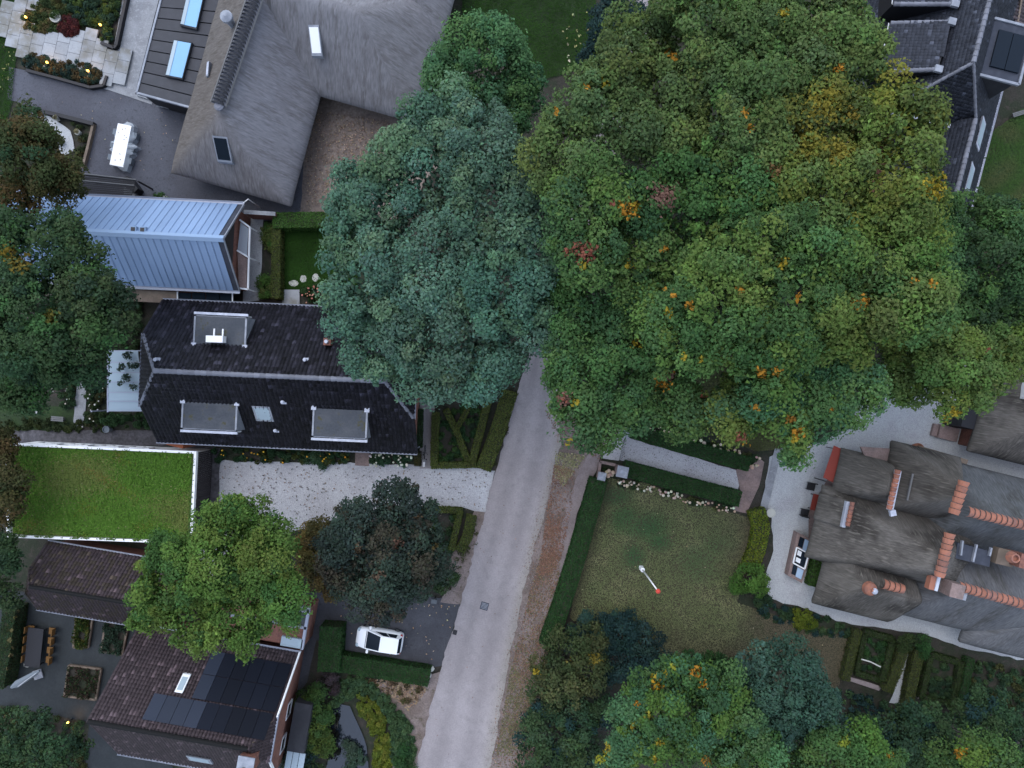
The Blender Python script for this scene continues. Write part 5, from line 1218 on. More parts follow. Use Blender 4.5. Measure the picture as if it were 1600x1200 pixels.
for k in range(13):
    a = P(975, 687, 0).lerp(P(968, 719, 0), (k + .5) / 13); mb = MB(); mb.box((a.x, a.y, LZ), .03, .03, 1.0, -.2); mb.build('bar', 'timber_grey', gt)
w_ = thing('plinth_wall', 'short low brick wall between the smaller pillar and the south gate pillar', 'wall', P(950, 730)); mb = MB(); bar(mb, P(938, 722, .5), P(962, 727, .5), .2, .5); bar(mb, P(938, 722, .5), P(936, 740, .5), .2, .5); mb.build('wall', 'brick_path', w_)

# villa terrace furniture: red tables and black chairs
def red_table(px, w, d, rz, label):
    p = P(*px); t = thing('terrace_table', label, 'table', (p.x, p.y, LZ)); f = Frame(p.x, p.y, rz); mb = MB(); lbox(mb, f, -w / 2, w / 2, -d / 2, d / 2, .70, .75); mb.build('table_top', 'rust_red', t)
    for x in (-1, 1):
        for y in (-1, 1): mb = MB(); lbox(mb, f, x * (w / 2 - .08) - .03, x * (w / 2 - .08) + .03, y * (d / 2 - .08) - .03, y * (d / 2 - .08) + .03, LZ, .70); mb.build('leg', 'black_metal', t)
red_table((1270, 783), .8, 1.25, -.22, 'small red table between two black chairs west of the villa')
mb = MB(); t = thing('red_awning', 'dark red awning half under the tree at the villa front', 'awning', P(1306, 742)); q = [P(1286, 746, 2.1), P(1308, 757, 2.4), P(1323, 705, 2.4), P(1303, 696, 2.1)]; MB().slab(q, .04).build('awning_cloth', 'rust_red', t)
mb = MB()
for a in ((1290, 752), (1309, 702)): r = P(*a, 2.1); mb.box((r.x, r.y, LZ), .06, .06, 2.08 - LZ)
mb.build('post', 'black_metal', t)
def chair(px, rz, label, seat='black_metal', frame='black_metal', group=None, w=.56):
    p = P(*px, .4); t = thing('garden_chair', label, 'chair', (p.x, p.y, LZ), group); f = Frame(p.x, p.y, rz); k = w / .5
    mb = MB(); lbox(mb, f, -.25 * k, .25 * k, -.24 * k, .24 * k, .40, .46); mb.build('seat', seat, t)
    mb = MB(); lbox(mb, f, -.25 * k, .25 * k, .20 * k, .26 * k, .46, .88); mb.build('backrest', seat, t)
    for x in (-1, 1):
        for y in (-1, 1): mb = MB(); lbox(mb, f, x * .21 * k - .02, x * .21 * k + .02, y * .2 * k - .02, y * .2 * k + .02, LZ, .40); mb.build('leg', frame, t)
    return t
chair((1267, 760), -.22, 'black chair north of the small red table', w=.62); chair((1257, 801), math.pi - .22, 'black chair south of the small red table', w=.62)
chair((1412, 702), -.3, 'black chair beside the terracotta tub at the north side of the villa', w=.5)
pot((1426, 701), .5, .6, 'terracotta', 'square red tub against the north wall of the villa', name='plant_tub')
pot((1202, 800), .36, .25, 'pot_pale', 'shallow stone bowl at the lower end of the narrow concrete strip', name='stone_bowl')

# sunken bay with glass lid west of the villa
gb = thing('glass_bay', 'low brick bay with dark glass roof panels and a white frame west of the villa', 'glazed bay', P(1252, 872)); 
V0, V1, V2, V3 = P(1247, 832, .9), P(1274, 846, .9), P(1254, 912, .9), P(1232, 900, .9)
MB().prism([(p.x, p.y) for p in (V0, V1, V2, V3)], 0, .8).build('plinth', 'brick_path', gb)
lp = lambda a, b: (V0.lerp(V3, b)).lerp(V1.lerp(V2, b), a)
for (a0, a1, b0, b1, m_, z) in ((.16, .42, .06, .28, 'glass_dark', .02), (.45, .86, .06, .30, 'glass_sky', .03), (.2, .8, .34, .66, 'glass_dark', .02), (.16, .42, .70, .92, 'glass_dark', .02), (.45, .84, .72, .93, 'glass_sky', .03), (.22, .45, .36, .47, 'white_plastic', .05), (.22, .5, .52, .62, 'white_plastic', .05)):
    q = [lp(a0, b0), lp(a1, b0), lp(a1, b1), lp(a0, b1)]; q = [p + Vector((0, 0, z - .08)) for p in q]; MB().hexa(q[::-1], [p + Vector((0, 0, .04)) for p in q][::-1]).build('glass_pane' if 'glass' in m_ else 'vent_flap', m_, gb)
mb = MB()
for a, b in (((.1, .32), (.1, .68)), ((.1, .32), (.85, .32)), ((.1, .68), (.85, .68)), ((.85, .32), (.85, .68))): bar(mb, lp(*a) + Vector((0, 0, .06)), lp(*b) + Vector((0, 0, .06)), .09, .1)
mb.build('frame', 'white_paint', gb)

# bottom left garden: dining set, folded parasol, raised beds
dt = P(53, 1012, .75); t = thing('dining_table', 'long dark dining table on the dark terrace between ochre chairs', 'table', (dt.x, dt.y, LZ)); rz = math.radians(-6); f = Frame(dt.x, dt.y, rz)
mb = MB(); lbox(mb, f, -.6, .6, -1.5, 1.5, .71, .76); mb.build('table_top', 'black_timber', t)
for x in (-.5, .5):
    for y in (-1.3, 1.3): mb = MB(); lbox(mb, f, x - .04, x + .04, y - .04, y + .04, LZ, .71); mb.build('leg', 'black_metal', t)
for sx, nm in ((-1, 'left'), (1, 'right')):
    for k, w2 in enumerate(('first', 'second', 'third', 'fourth')):
        q = f(sx * .82, 1.12 - k * .75, 0); pxy = (q.x / S + 800, 600 - q.y / S)
        chair(pxy, rz + (math.pi / 2 if sx < 0 else -math.pi / 2), f'ochre cushioned chair, {w2} from the top on the {nm} side of the dark dining table', 'cushion_orange', 'black_metal', 'chairs round the dark dining table', .5)
t = thing('folded_parasol', 'folded grey parasol leaning over the lower end of the dark dining table', 'parasol', P(62, 1052))
a, b = P(62, 1048, 2.2), P(18, 1074, 1.6); mb = MB(); mb.tube([a, a.lerp(b, .25), a.lerp(b, .8), b], [.08, .2, .28, .1], 9); mb.build('canopy', 'fabric_grey', t)
mb = MB(); c = P(62, 1052); mb.tube([(c.x, c.y, LZ), (c.x, c.y, 2.4), a], .04, 8); mb.build('pole', 'steel', t); mb = MB(); mb.box((c.x, c.y, LZ), .7, .7, .1, .3); mb.build('base', 'pillar_stone', t)
pot((50, 1034), .22, .4, 'pot_pale', 'small pale vase at the lower end of the dark dining table', [(.3, .3, .28)], 'vase')
def raised_bed(px, label, cols, h=.35, ph=.5, dens=1.0):
    c = sum((P(*p) for p in px), Vector()) / 4; t = thing('raised_bed', label, 'raised bed', (c.x, c.y, LZ)); q = [P(*p, h) for p in px]
    for i in range(4): mb = MB(); bar(mb, q[i], q[(i + 1) % 4], .14, h - LZ); mb.build('plank', 'timber', t)
    MB().prism([(p.x, p.y) for p in q], LZ, h - .1).build('soil_fill', 'soil', t)
    poly = [(p.x, p.y) for p in q]; lo, hi = np.min(poly, 0), np.max(poly, 0); pt = RNG.uniform(lo, hi, (1800, 2)); pt = pt[inside(pt, poly)]; m = len(pt)
    g = np.sin(pt[:, 0] * 4.1) * np.sin(pt[:, 1] * 3.3); z = h + RNG.random(m) * ph * (.6 + .4 * g); pt = pt[g > -.45]; z = z[g > -.45]; m = len(pt)
    me = leaf_mesh('foliage', np.column_stack([pt, z]) - np.array(t.location), RNG.normal(size=(m, 3)) + (0, 0, .6), RNG.uniform(.1, .22, m), pick_cols(cols, m)); link_mesh('foliage', me, t, LEAF)
raised_bed([(114, 1012), (137, 1012), (144, 966), (119, 964)], 'narrow raised bed with leafy crops on the dark terrace', [(.03, .06, .015), (.05, .08, .02), (.09, .085, .02)])
raised_bed([(158, 1018), (190, 1024), (200, 975), (164, 972)], 'raised bed of bluish green plants next to the brown roof', [(.03, .055, .035), (.04, .07, .045)])
raised_bed([(100, 1088), (149, 1094), (157, 1046), (107, 1040)], 'square raised bed with a pale timber rim and thin reddish plants', [(.03, .05, .02), (.06, .04, .03)], ph=.3)

# things in the small west garden
p = P(63, 643); t = thing('white_ball', 'small white ball lamp on the dark lawn in the west garden', 'garden ball', (p.x, p.y, LZ)); mb = MB(); mb.ball((p.x, p.y, LZ + .2), .2, .2, 12); mb.build('globe', 'white_plastic', t, smooth=True); mb = MB(); mb.lathe((p.x, p.y, LZ), [(.1, 0), (.1, .04), (.02, .05)], 8); mb.build('foot', 'black_metal', t)
pot((174, 670), .27, .6, 'fabric_grey', 'blue grey round tub beside the dark cobbled side path', name='water_butt')
for k, px in enumerate(((460, 443), (475, 436), (494, 434))):
    p = P(*px); mb = MB(); n = 9; r = [.3, .26, .28][k]; mb.prism([(p.x + r * (1.3 if k == 0 else .95) * math.cos(6.283 * i / n) * random.uniform(.9, 1.1), p.y + r * (.8 if k == 0 else 1.15) * math.sin(6.283 * i / n) * random.uniform(.9, 1.1)) for i in range(n)], 0, LZ + .03)
    solo(mb.build('stepping_stone', 'pot_pale'), ('flat oval stepping stone nearest the square slab', 'upright oval stepping stone in the middle of the little lawn row', 'stepping stone half under the edge of the big blue green tree')[k], 'stepping stone', 'stepping stones in the small lawn')
mb = MB(); q = [P(442, 453), P(469, 453), P(469, 477), P(442, 477)]; mb.prism([(p.x, p.y) for p in q], 0, LZ + .02); solo(mb.build('patio_slab', 'stone_slab'), 'square pale paving slab below the small dark lawn', 'paving slab')
# dropped things along the drives
p = P(681, 932); t = thing('letter_box', 'small dark blue letter box at the corner of the asphalt driveway', 'letter box', (p.x, p.y, 0)); mb = MB(); mb.box((p.x, p.y, 0), .08, .08, 1.0); mb.build('post', 'black_metal', t); mb = MB(); mb.box((p.x, p.y, 1.0), .42, .3, .35, -.1); mb.build('box', 'pot_grey', t)
def rock(px, r, label):
    p = P(*px); mb = MB(); n0 = 0; mb.ball((p.x, p.y, r * .5), r, r * .7, 7); mb.v = [(x + random.uniform(-.12, .12) * r, y + random.uniform(-.12, .12) * r, max(0, z + random.uniform(-.1, .1) * r)) for x, y, z in mb.v]; solo(mb.build('boulder', 'pot_pale'), label, 'boulder')
rock((674, 1044), .26, 'pale boulder at the outer end of the long driveway hedge'); rock((671, 1054), .2, 'smaller pale boulder just below the other at the driveway hedge')
bench((1588, 180), 1.2, .35, .3, 'timber_grey', 'weathered bench on the lawn right of the slate tiled house')
mb = MB(); mb.tube([P(1346, 1030, .9), P(1360, 1034, 1.0), P(1376, 1042, .95)], .05, 6); solo(mb.build('bamboo_stick', 'pot_pale'), 'pale stick lying across the left knot garden bed', 'stick')

# ------------------------------------------------------------------ white hatchback
def make_car(px, rz):
    c = P(*px); t = thing('parked_car', 'small white hatchback parked on the dark asphalt driveway', 'car', (c.x, c.y, LZ)); f = Frame(c.x, c.y, rz)      # front towards -x
    st = [(-1.83, .46, .34, .52), (-1.76, .64, .24, .66), (-1.55, .76, .2, .78), (-1.1, .82, .19, .90), (-.6, .835, .19, .96), (.2, .835, .19, .98), (1.0, .83, .19, .99), (1.5, .80, .2, .99), (1.72, .74, .24, .95), (1.80, .62, .34, .80)]
    def ring(x, w, z0, z1): return [(x, -w * .9, z0), (x, -w, z0 + .18), (x, -w, z1 - .22), (x, -w * .93, z1 - .06), (x, -w * .8, z1), (x, w * .8, z1), (x, w * .93, z1 - .06), (x, w, z1 - .22), (x, w, z0 + .18), (x, w * .9, z0)]
    vs, fs = [], []
    for s in st: vs += [f(x, y, z + LZ) for x, y, z in ring(*s)]
    n = 10
    for i in range(len(st) - 1):
        for k in range(n): fs.append((i * n + k, i * n + (k + 1) % n, (i + 1) * n + (k + 1) % n, (i + 1) * n + k))
    fs += [tuple(range(n - 1, -1, -1)), tuple((len(st) - 1) * n + k for k in range(n))]
    body = MB().add(vs, fs).build('body', 'car_paint', t, smooth=True)
    me = body.data; 
    # greenhouse: frustum of pillars, then glass and roof set on it
    zB, zT = .95 + LZ, 1.47 + LZ
    B = [(-.98, .74), (1.76, .72)]; Tt = [(.2, .61), (1.5, .59)]
    bq = [f(B[0][0], -B[0][1], zB), f(B[1][0], -B[1][1], zB), f(B[1][0], B[1][1], zB), f(B[0][0], B[0][1], zB)]
    tq = [f(Tt[0][0], -Tt[0][1], zT), f(Tt[1][0], -Tt[1][1], zT), f(Tt[1][0], Tt[1][1], zT), f(Tt[0][0], Tt[0][1], zT)]
    MB().hexa(bq, tq).build('pillars', 'car_paint', t)
    def glassq(a, b, c2, d, m0, m1, h0, h1, name, mt='glass_dark', off=.012):
        n_ = (b - a).cross(d - a).normalized(); g = lambda s, h: (a.lerp(b, s)).lerp(d.lerp(c2, s), h) + n_ * off
        q = [g(m0, h0), g(m1, h0), g(m1, h1), g(m0, h1)]; MB().hexa([p - n_ * .01 for p in q], q).build(name, mt, t)
    glassq(bq[3], bq[0], tq[0], tq[3], .06, .94, .04, .97, 'windscreen'); glassq(bq[1], bq[2], tq[2], tq[1], .06, .94, .12, .95, 'rear_window')
    for (a, b, c2, d) in ((bq[0], bq[1], tq[1], tq[0]), (bq[2], bq[3], tq[3], tq[2])):
        r = a is bq[2]
        for m0, m1 in ((.2, .52), (.55, .86)): glassq(a, b, c2, d, (1 - m1) if r else m0, (1 - m0) if r else m1, .1, .88, 'side_window')
    vs, fs = [], []; nx, ny = 8, 6
    for i in range(nx + 1):
        for j in range(ny + 1):
            s, q = i / nx, j / ny; x = Tt[0][0] - .04 + s * (Tt[1][0] - Tt[0][0] + .1); wd = .61 - .02 * s; y = (q * 2 - 1) * wd; e = (1 - (q * 2 - 1) ** 4) * (1 - (s * 2 - 1) ** 4)
            vs.append(f(x, y, zT + .005 + .05 * e))
    for i in range(nx):
        for j in range(ny): a = i * (ny + 1) + j; fs.append((a, a + ny + 1, a + ny + 2, a + 1))
    MB().add(vs, fs).build('roof', 'car_paint', t, smooth=True)
    MB().slab([f(-1.03, -.66, .965 + LZ), f(-1.03, .66, .965 + LZ), f(-1.0, .66, .985 + LZ), f(-1.0, -.66, .985 + LZ)], .01).build('wiper', 'black_metal', t)
    for s in (-1, 1):
        p = f(-.78, s * .86, .92 + LZ); mb = MB(); mb.ball(p, .1, .08, 8); q = f(-.78, s * .95, .95 + LZ); mb.ball(q, .11, .08, 8); mb.build('wing_mirror', 'white_paint', t, smooth=True)
        mb = MB(); a = f(-1.62, s * .60, .70 + LZ); mb.ball(a, .17, .09, 8); mb.build('headlight', 'glass_pale', t, smooth=True)
        mb = MB(); a = f(1.66, s * .66, .90 + LZ); mb.ball(a, .12, .17, 8); mb.build('tail_light', 'red_lens', t, smooth=True)
        for x in (-1.17, 1.22):
            R = Matrix.Rotation(math.pi / 2, 3, 'X'); R = Matrix.Rotation(rz, 3, 'Z') @ R; a = f(x, s * .76, .29 + LZ); mb = MB(); mb.torus(a, .21, .085, rot=R, seg=18); wh = mb.build('wheel', 'rubber', t, smooth=True)
            mb = MB(); mb.tube([f(x, s * .70, .29 + LZ), f(x, s * .82, .29 + LZ)], .16, 12); mb.build('rim', 'steel', wh)
    mb = MB(); lbox(mb, f, 1.77, 1.815, -.26, .26, .55 + LZ, .66 + LZ); mb.build('number_plate', 'white_paint', t)
    mb = MB(); lbox(mb, f, -1.80, -1.70, -.48, .48, .30 + LZ, .42 + LZ); mb.build('grille', 'black_metal', t)
make_car((596, 994), math.radians(-9))

# bicycle on the gravel path
def bicycle(px, rz):
    c = P(*px); t = thing('bicycle', 'black bicycle standing on the narrow gravel path by the black tiled house', 'bicycle', (c.x, c.y, LZ)); f = Frame(c.x, c.y, rz); R = Matrix.Rotation(rz, 3, 'Z') @ Matrix.Rotation(math.pi / 2, 3, 'X'); z = .34 + LZ
    tl = .10   # leaning a little on its stand
    for x in (-.52, .52):
        mb = MB(); mb.torus(f(x, 0, z), .32, .028, rot=R, seg=24); w = mb.build('wheel', 'rubber', t); mb = MB(); mb.tube([f(x, -.05, z), f(x, .05, z)], .04, 8)
        for k in range(8): a = k * math.pi / 8; mb.tube([f(x - .3 * math.cos(a), 0, z - .3 * math.sin(a)), f(x + .3 * math.cos(a), 0, z + .3 * math.sin(a))], .006, 4)
        mb.build('spokes', 'steel', w)
    mb = MB(); bb, sd_, hd, hd2 = f(-.06, 0, .3 + LZ), f(-.22, 0, .78 + LZ), f(.38, 0, .85 + LZ), f(.42, 0, .7 + LZ)
    for a, b in ((bb, sd_), (sd_, hd), (bb, hd2), (bb, f(-.52, 0, z)), (sd_, f(-.52, 0, z)), (hd, f(.52, 0, z))): mb.tube([a, b], .024, 6)
    mb.build('frame', 'black_metal', t)
    mb = MB(); mb.tube([f(.36, 0, .85 + LZ), f(.34, 0, 1.02 + LZ)], .02, 6); mb.tube([f(.18, -.3, 1.04 + LZ), f(.34, -.22, 1.05 + LZ), f(.36, 0, 1.03 + LZ), f(.34, .22, 1.05 + LZ), f(.18, .3, 1.04 + LZ)], .02, 6); mb.build('handlebar', 'black_metal', t)
    mb = MB(); mb.ball(f(-.26, 0, .9 + LZ), .13, .05, 8); mb.tube([f(-.22, 0, .76 + LZ), f(-.25, 0, .9 + LZ)], .018, 6); mb.build('saddle', 'timber_grey', t)
    for k in (-1, 1): mb = MB(); mb.box(f(-.06 + k * .17, k * .12, .3 + LZ), .1, .09, .02, rz); mb.build('pedal', 'rubber', t)
    mb = MB(); lbox(mb, f, -.78, -.36, -.09, .09, .7 + LZ, .72 + LZ); mb.build('luggage_rack', 'steel', t)
bicycle((665, 712), math.radians(88))
# ------------------------------------------------------------------ trees
TEAL = [(.088, .170, .112), (.098, .18, .12), (.080, .160, .110), (.108, .185, .105)]
OLIVE = [(0.0897, 0.1633, 0.046), (0.1035, 0.1783, 0.0437), (0.0782, 0.1518, 0.0506), (0.115, 0.1748, 0.0414)]
MOSS = [(0.0846, 0.1352, 0.0446), (0.0963, 0.1504, 0.047), (0.1081, 0.1551, 0.0446), (0.0799, 0.1293, 0.0493)]
GOLD = [(0.135, 0.1674, 0.0346), (0.1566, 0.1674, 0.0302), (0.108, 0.1566, 0.041), (0.1242, 0.1728, 0.0389), (0.0972, 0.1458, 0.0432)]
MID = [(0.069, 0.1552, 0.0667), (0.0805, 0.1667, 0.069), (0.0897, 0.1725, 0.0598), (0.0633, 0.1437, 0.069)]
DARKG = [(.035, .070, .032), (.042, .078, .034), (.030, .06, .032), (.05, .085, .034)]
FOREST = [(0.0562, 0.1189, 0.0389), (0.0649, 0.1319, 0.0411), (0.0519, 0.1103, 0.0432), (0.08, 0.1459, 0.0432)]
LIME = [(.080, .152, .034), (.095, .168, .036), (.058, .122, .034), (.115, .178, .038)]
COPPER = [(.036, .056, .042), (.044, .066, .048), (.040, .060, .046), (.060, .056, .040), (.034, .05, .042)]
BLUE = [(.052, .105, .075), (.06, .115, .08), (.048, .095, .07)]
NAVY = [(.022, .050, .046), (.028, .06, .054), (.02, .045, .042)]
BROWNG = [(.055, .06, .022), (.07, .065, .024), (.045, .06, .022), (.085, .065, .026)]
OR, YE, RE, PK = (.40, .19, .025), (.34, .26, .03), (.24, .085, .055), (.18, .10, .075)

tree('broad_tree', 'broad blue green tree hanging over the street and the black tiled house', [(580, 330, 88), (562, 420, 74), (660, 265, 88), (752, 225, 74), (650, 195, 45), (760, 330, 98), (655, 400, 118), (790, 445, 88), (838, 500, 52), (645, 240, 50), (610, 290, 56), (700, 520, 104), (592, 525, 82), (755, 565, 62), (660, 585, 52), (540, 480, 44), (705, 175, 45), (820, 300, 60), (835, 390, 56), (800, 240, 46), (860, 470, 40)], 17, TEAL, base=(715, 440), dens=1.05)
tree('garden_tree', 'mid green tree between the thatched farmhouse and the dark top lawn', [(755, 88, 84), (700, 112, 50), (812, 130, 52), (750, 42, 34), (708, 155, 36), (800, 165, 40)], 13, MID, base=(770, 150))
tree('conifer', 'small dark blue green conifer at the top edge beside the dark lawn', [(960, 28, 40), (945, 62, 36), (925, 90, 26), (985, 12, 22)], 8, NAVY, leaf=.19, clump=.55, base=(955, 60))
tree('oak_tree', 'dull olive oak at the top left of the big canopy beside the dark lawn', [(930, 150, 58), (880, 210, 52), (960, 105, 56), (1015, 60, 62), (1060, 140, 88), (985, 190, 60), (1065, 230, 56), (1040, 30, 46), (905, 255, 40), (850, 235, 34), (860, 280, 34)], 18, MOSS, base=(1000, 190), group='oaks of the big canopy', accents=[(945, 128, 7, YE), (917, 135, 5, OR), (1050, 87, 8, OR), (1163, 110, 9, OR), (868, 175, 5, OR)])
tree('oak_tree', 'grey green oak along the top edge left of the slate tiled house', [(1110, 30, 70), (1200, 40, 82), (1295, 45, 74), (1345, 95, 52), (1180, 110, 66), (1260, 120, 66), (1170, 185, 62), (1120, 110, 50), (1130, 215, 50), (1200, 220, 44), (1060, 5, 40), (1335, 20, 40)], 19, MOSS + OLIVE[:1], base=(1160, 200), group='oaks of the big canopy', accents=[(1312, 108, 8, OR), (1165, 175, 7, OR), (1172, 200, 6, OR), (1225, 20, 8, YE)])
tree('oak_tree', 'yellowing oak at the right of the big canopy below the slate tiled house', [(1290, 200, 92), (1395, 195, 74), (1445, 185, 36), (1385, 280, 84), (1240, 265, 70), (1450, 280, 44), (1325, 310, 56), (1420, 150, 44)], 20, GOLD, base=(1240, 290), group='oaks of the big canopy', accents=[(1460, 295, 17, YE), (1475, 275, 9, YE), (1290, 160, 30, (.22, .19, .03)), (1265, 215, 26, (.2, .18, .03)), (1310, 235, 20, (.21, .18, .03)), (1210, 265, 10, (.2, .12, .05)), (1235, 222, 8, RE), (1330, 180, 12, (.22, .17, .03))])
tree('oak_tree', 'green oak with rusty twigs at the left of the big canopy above the street', [(905, 330, 55), (955, 290, 58), (1005, 385, 86), (1080, 320, 88), (925, 395, 50), (1010, 300, 60), (880, 385, 36), (1090, 410, 56)], 19, FOREST + OLIVE[:2], base=(1010, 420), group='oaks of the big canopy', accents=[(982, 328, 15, OR), (995, 322, 8, YE), (912, 394, 18, RE), (886, 392, 6, RE), (1035, 305, 20, PK), (1042, 302, 8, PK), (912, 414, 7, YE), (984, 415, 8, YE), (1040, 388, 6, OR), (1145, 350, 8, YE), (955, 318, 5, RE)])
tree('oak_tree', 'tall bright green oak with a few orange twigs in the middle of the big canopy', [(1180, 395, 104), (1125, 480, 86), (1245, 470, 92), (1060, 530, 74), (1200, 545, 78), (1290, 390, 60), (1155, 320, 56)], 21, OLIVE + FOREST[:2], base=(1130, 440), group='oaks of the big canopy', accents=[(1035, 448, 7, OR), (1046, 488, 8, YE), (1077, 478, 8, OR), (1158, 452, 6, OR), (1248, 464, 7, OR), (1222, 410, 9, YE), (1052, 460, 5, OR), (1096, 562, 5, YE), (1070, 558, 6, YE), (1188, 585, 10, OR), (1214, 580, 7, OR)])
tree('oak_tree', 'green oak with glowing orange twigs above the gate pillars', [(960, 545, 62), (905, 590, 46), (900, 640, 44), (960, 620, 64), (1050, 630, 58), (1010, 570, 56), (1000, 500, 62), (930, 675, 36), (880, 640, 26), (885, 535, 40), (905, 490, 50), (868, 590, 26), (890, 440, 44)], 17, FOREST, base=(1000, 590), group='oaks of the big canopy', accents=[(1036, 595, 14, OR), (1032, 578, 9, YE), (1048, 588, 8, PK), (995, 535, 9, YE), (1000, 532, 4, RE), (882, 626, 11, PK), (900, 627, 7, YE), (888, 690, 6, YE), (1106, 615, 9, RE), (880, 624, 5, RE)])
tree('oak_tree', 'olive oak at the right of the big canopy with yellowing shoots', [(1375, 400, 92), (1445, 420, 52), (1345, 470, 76), (1405, 490, 60), (1300, 520, 66), (1420, 350, 50), (1450, 470, 40)], 20, GOLD[2:] + OLIVE, base=(1300, 450), group='oaks of the big canopy', accents=[(1340, 472, 12, OR), (1350, 470, 8, OR), (1456, 443, 7, OR), (1318, 490, 8, (.2, .12, .04)), (1430, 438, 5, OR)])
tree('oak_tree', 'grey green oak at the lower rim of the big canopy above the white yard', [(1210, 595, 82), (1255, 655, 56), (1335, 610, 56), (1160, 620, 62), (1240, 705, 28), (1290, 570, 54), (1130, 650, 40), (1310, 650, 30)], 17, OLIVE + MID, base=(1190, 580), group='oaks of the big canopy', accents=[(1247, 674, 9, OR), (1240, 687, 6, YE), (1235, 655, 7, (.3, .15, .03)), (1180, 638, 6, OR), (1300, 640, 5, OR), (1158, 684, 9, RE), (1172, 700, 9, OR)])
tree('lime_tree', 'olive green tree with golden tips near the small thatched barn', [(1440, 560, 70), (1500, 570, 66), (1560, 555, 50), (1490, 612, 46), (1550, 600, 40), (1420, 600, 40), (1600, 540, 50)], 15, GOLD[2:] + OLIVE[:2], base=(1480, 540), accents=[(1492, 645, 9, YE), (1480, 655, 8, (.3, .25, .04)), (1545, 545, 4, RE), (1505, 478, 6, (.3, .17, .05))])
tree('dark_tree', 'dark green tree at the right edge south of the slate tiled house', [(1554, 400, 88), (1594, 470, 74), (1539, 335, 46), (1504, 470, 55), (1494, 390, 42), (1474, 340, 42), (1614, 370, 63), (1470, 400, 50), (1480, 480, 44)], 15, DARKG[:2] + FOREST, base=(1540, 400))
tree('chestnut_tree', 'large dark green tree at the left edge beside the zinc roofed barn', [(50, 400, 76), (118, 410, 58), (60, 500, 108), (132, 480, 66), (40, 580, 66), (172, 470, 36), (112, 560, 56), (110, 348, 28), (10, 450, 60), (0, 350, 40)], 15, DARKG + FOREST[:1], base=(70, 470), accents=[(12, 395, 12, (.2, .14, .02)), (30, 410, 16, (.17, .13, .025)), (80, 495, 12, (.11, .10, .02))])
tree('beech_tree', 'brownish dark tree in the upper left below the pale gravel bed', [(35, 245, 62), (78, 270, 42), (20, 305, 50), (55, 205, 36), (100, 290, 30), (0, 220, 40)], 11, BROWNG + DARKG[:1], base=(30, 260), leaf=.19, clump=.65)
tree('hazel_tree', 'brown green bushy tree at the left edge of the grass roofed garage', [(15, 745, 34), (8, 800, 32), (-10, 700, 40), (20, 770, 26)], 8, BROWNG, base=(5, 760), leaf=.18, clump=.55)
tree('hazel_tree', 'dark green small tree at the left edge below the grass roofed garage', [(12, 885, 30), (5, 930, 30), (-10, 860, 36)], 7, DARKG, base=(5, 890), leaf=.18, clump=.55)
tree('lime_tree', 'bright lime green tree beside the grass roofed garage', [(330, 880, 88), (268, 915, 66), (380, 825, 54), (400, 905, 68), (295, 970, 52), (365, 965, 58), (228, 930, 44), (440, 935, 44), (360, 798, 32), (430, 840, 30), (215, 965, 28), (455, 965, 24), (250, 870, 38), (385, 885, 60), (345, 840, 50), (420, 870, 46)], 12.5, LIME, base=(380, 860), leaf=.18, clump=.62)
tree('copper_tree', 'dark blackish green tree with rusty leaves between the two drives', [(600, 868, 93), (560, 838, 60), (640, 828, 58), (615, 788, 39), (590, 923, 58), (655, 883, 41), (540, 888, 48), (640, 768, 22), (530, 848, 43)], 11, COPPER, base=(610, 850), leaf=.19, clump=.65, accents=[(622, 848, 9, (.16, .09, .06)), (560, 858, 8, (.14, .1, .06)), (655, 810, 7, (.16, .1, .05)), (590, 900, 9, (.11, .075, .05)), (680, 855, 6, (.13, .1, .04))])
tree('maple_tree', 'green tree with orange tips at the bottom edge right of the street', [(1050, 1120, 88), (1000, 1150, 56), (1130, 1140, 74), (1080, 1062, 44), (1180, 1185, 60), (965, 1185, 36), (1040, 1065, 40), (1110, 1085, 50)], 13, FOREST[1:] + LIME[:2] + MID, base=(1060, 1090), leaf=.19, clump=.655, accents=[(1085, 1052, 9, OR), (1092, 1043, 6, OR), (1024, 1070, 10, (.40, .22, .02)), (1020, 1055, 5, YE), (948, 1170, 9, YE), (936, 1185, 9, (.28, .28, .03)), (1052, 1043, 6, (.25, .25, .03)), (1100, 1070, 6, OR), (1105, 1190, 8, OR), (1040, 1050, 5, YE), (1016, 1118, 6, (.24, .22, .03)), (995, 1100, 5, OR), (1030, 1160, 6, YE), (990, 1135, 5, YE), (1023, 1185, 6, YE)])
tree('cypress_tree', 'blue green cypress between the worn lawn and the bottom edge', [(1230, 1080, 73), (1190, 1045, 40), (1275, 1120, 52), (1160, 1095, 42), (1255, 1048, 29), (1215, 1130, 48)], 11, BLUE, base=(1215, 1040), leaf=.19, clump=.6)
tree('ash_tree', 'yellow green tree crown cut by the bottom edge under the cypress', [(1290, 1190, 58), (1345, 1175, 38), (1230, 1200, 50), (1390, 1200, 34)], 11, LIME[:2] + FOREST, base=(1270, 1160), accents=[(1320, 1160, 9, (.2, .24, .03)), (1390, 1180, 5, OR)])
tree('ash_tree', 'yellow green tree crown with an orange tuft at the bottom edge on the right', [(1490, 1190, 34), (1540, 1185, 40), (1600, 1200, 30)], 10, LIME[:2] + FOREST, base=(1520, 1160), accents=[(1500, 1178, 8, OR), (1502, 1172, 5, YE)])
tree('yew_tree', 'dark spreading yew in the shade at the bottom right', [(1396, 1146, 52), (1456, 1176, 60), (1546, 1126, 52), (1596, 1156, 44), (1436, 1121, 34), (1356, 1146, 30)], 7, DARKG + NAVY[:1], base=(1470, 1120), leaf=.19, clump=.55)
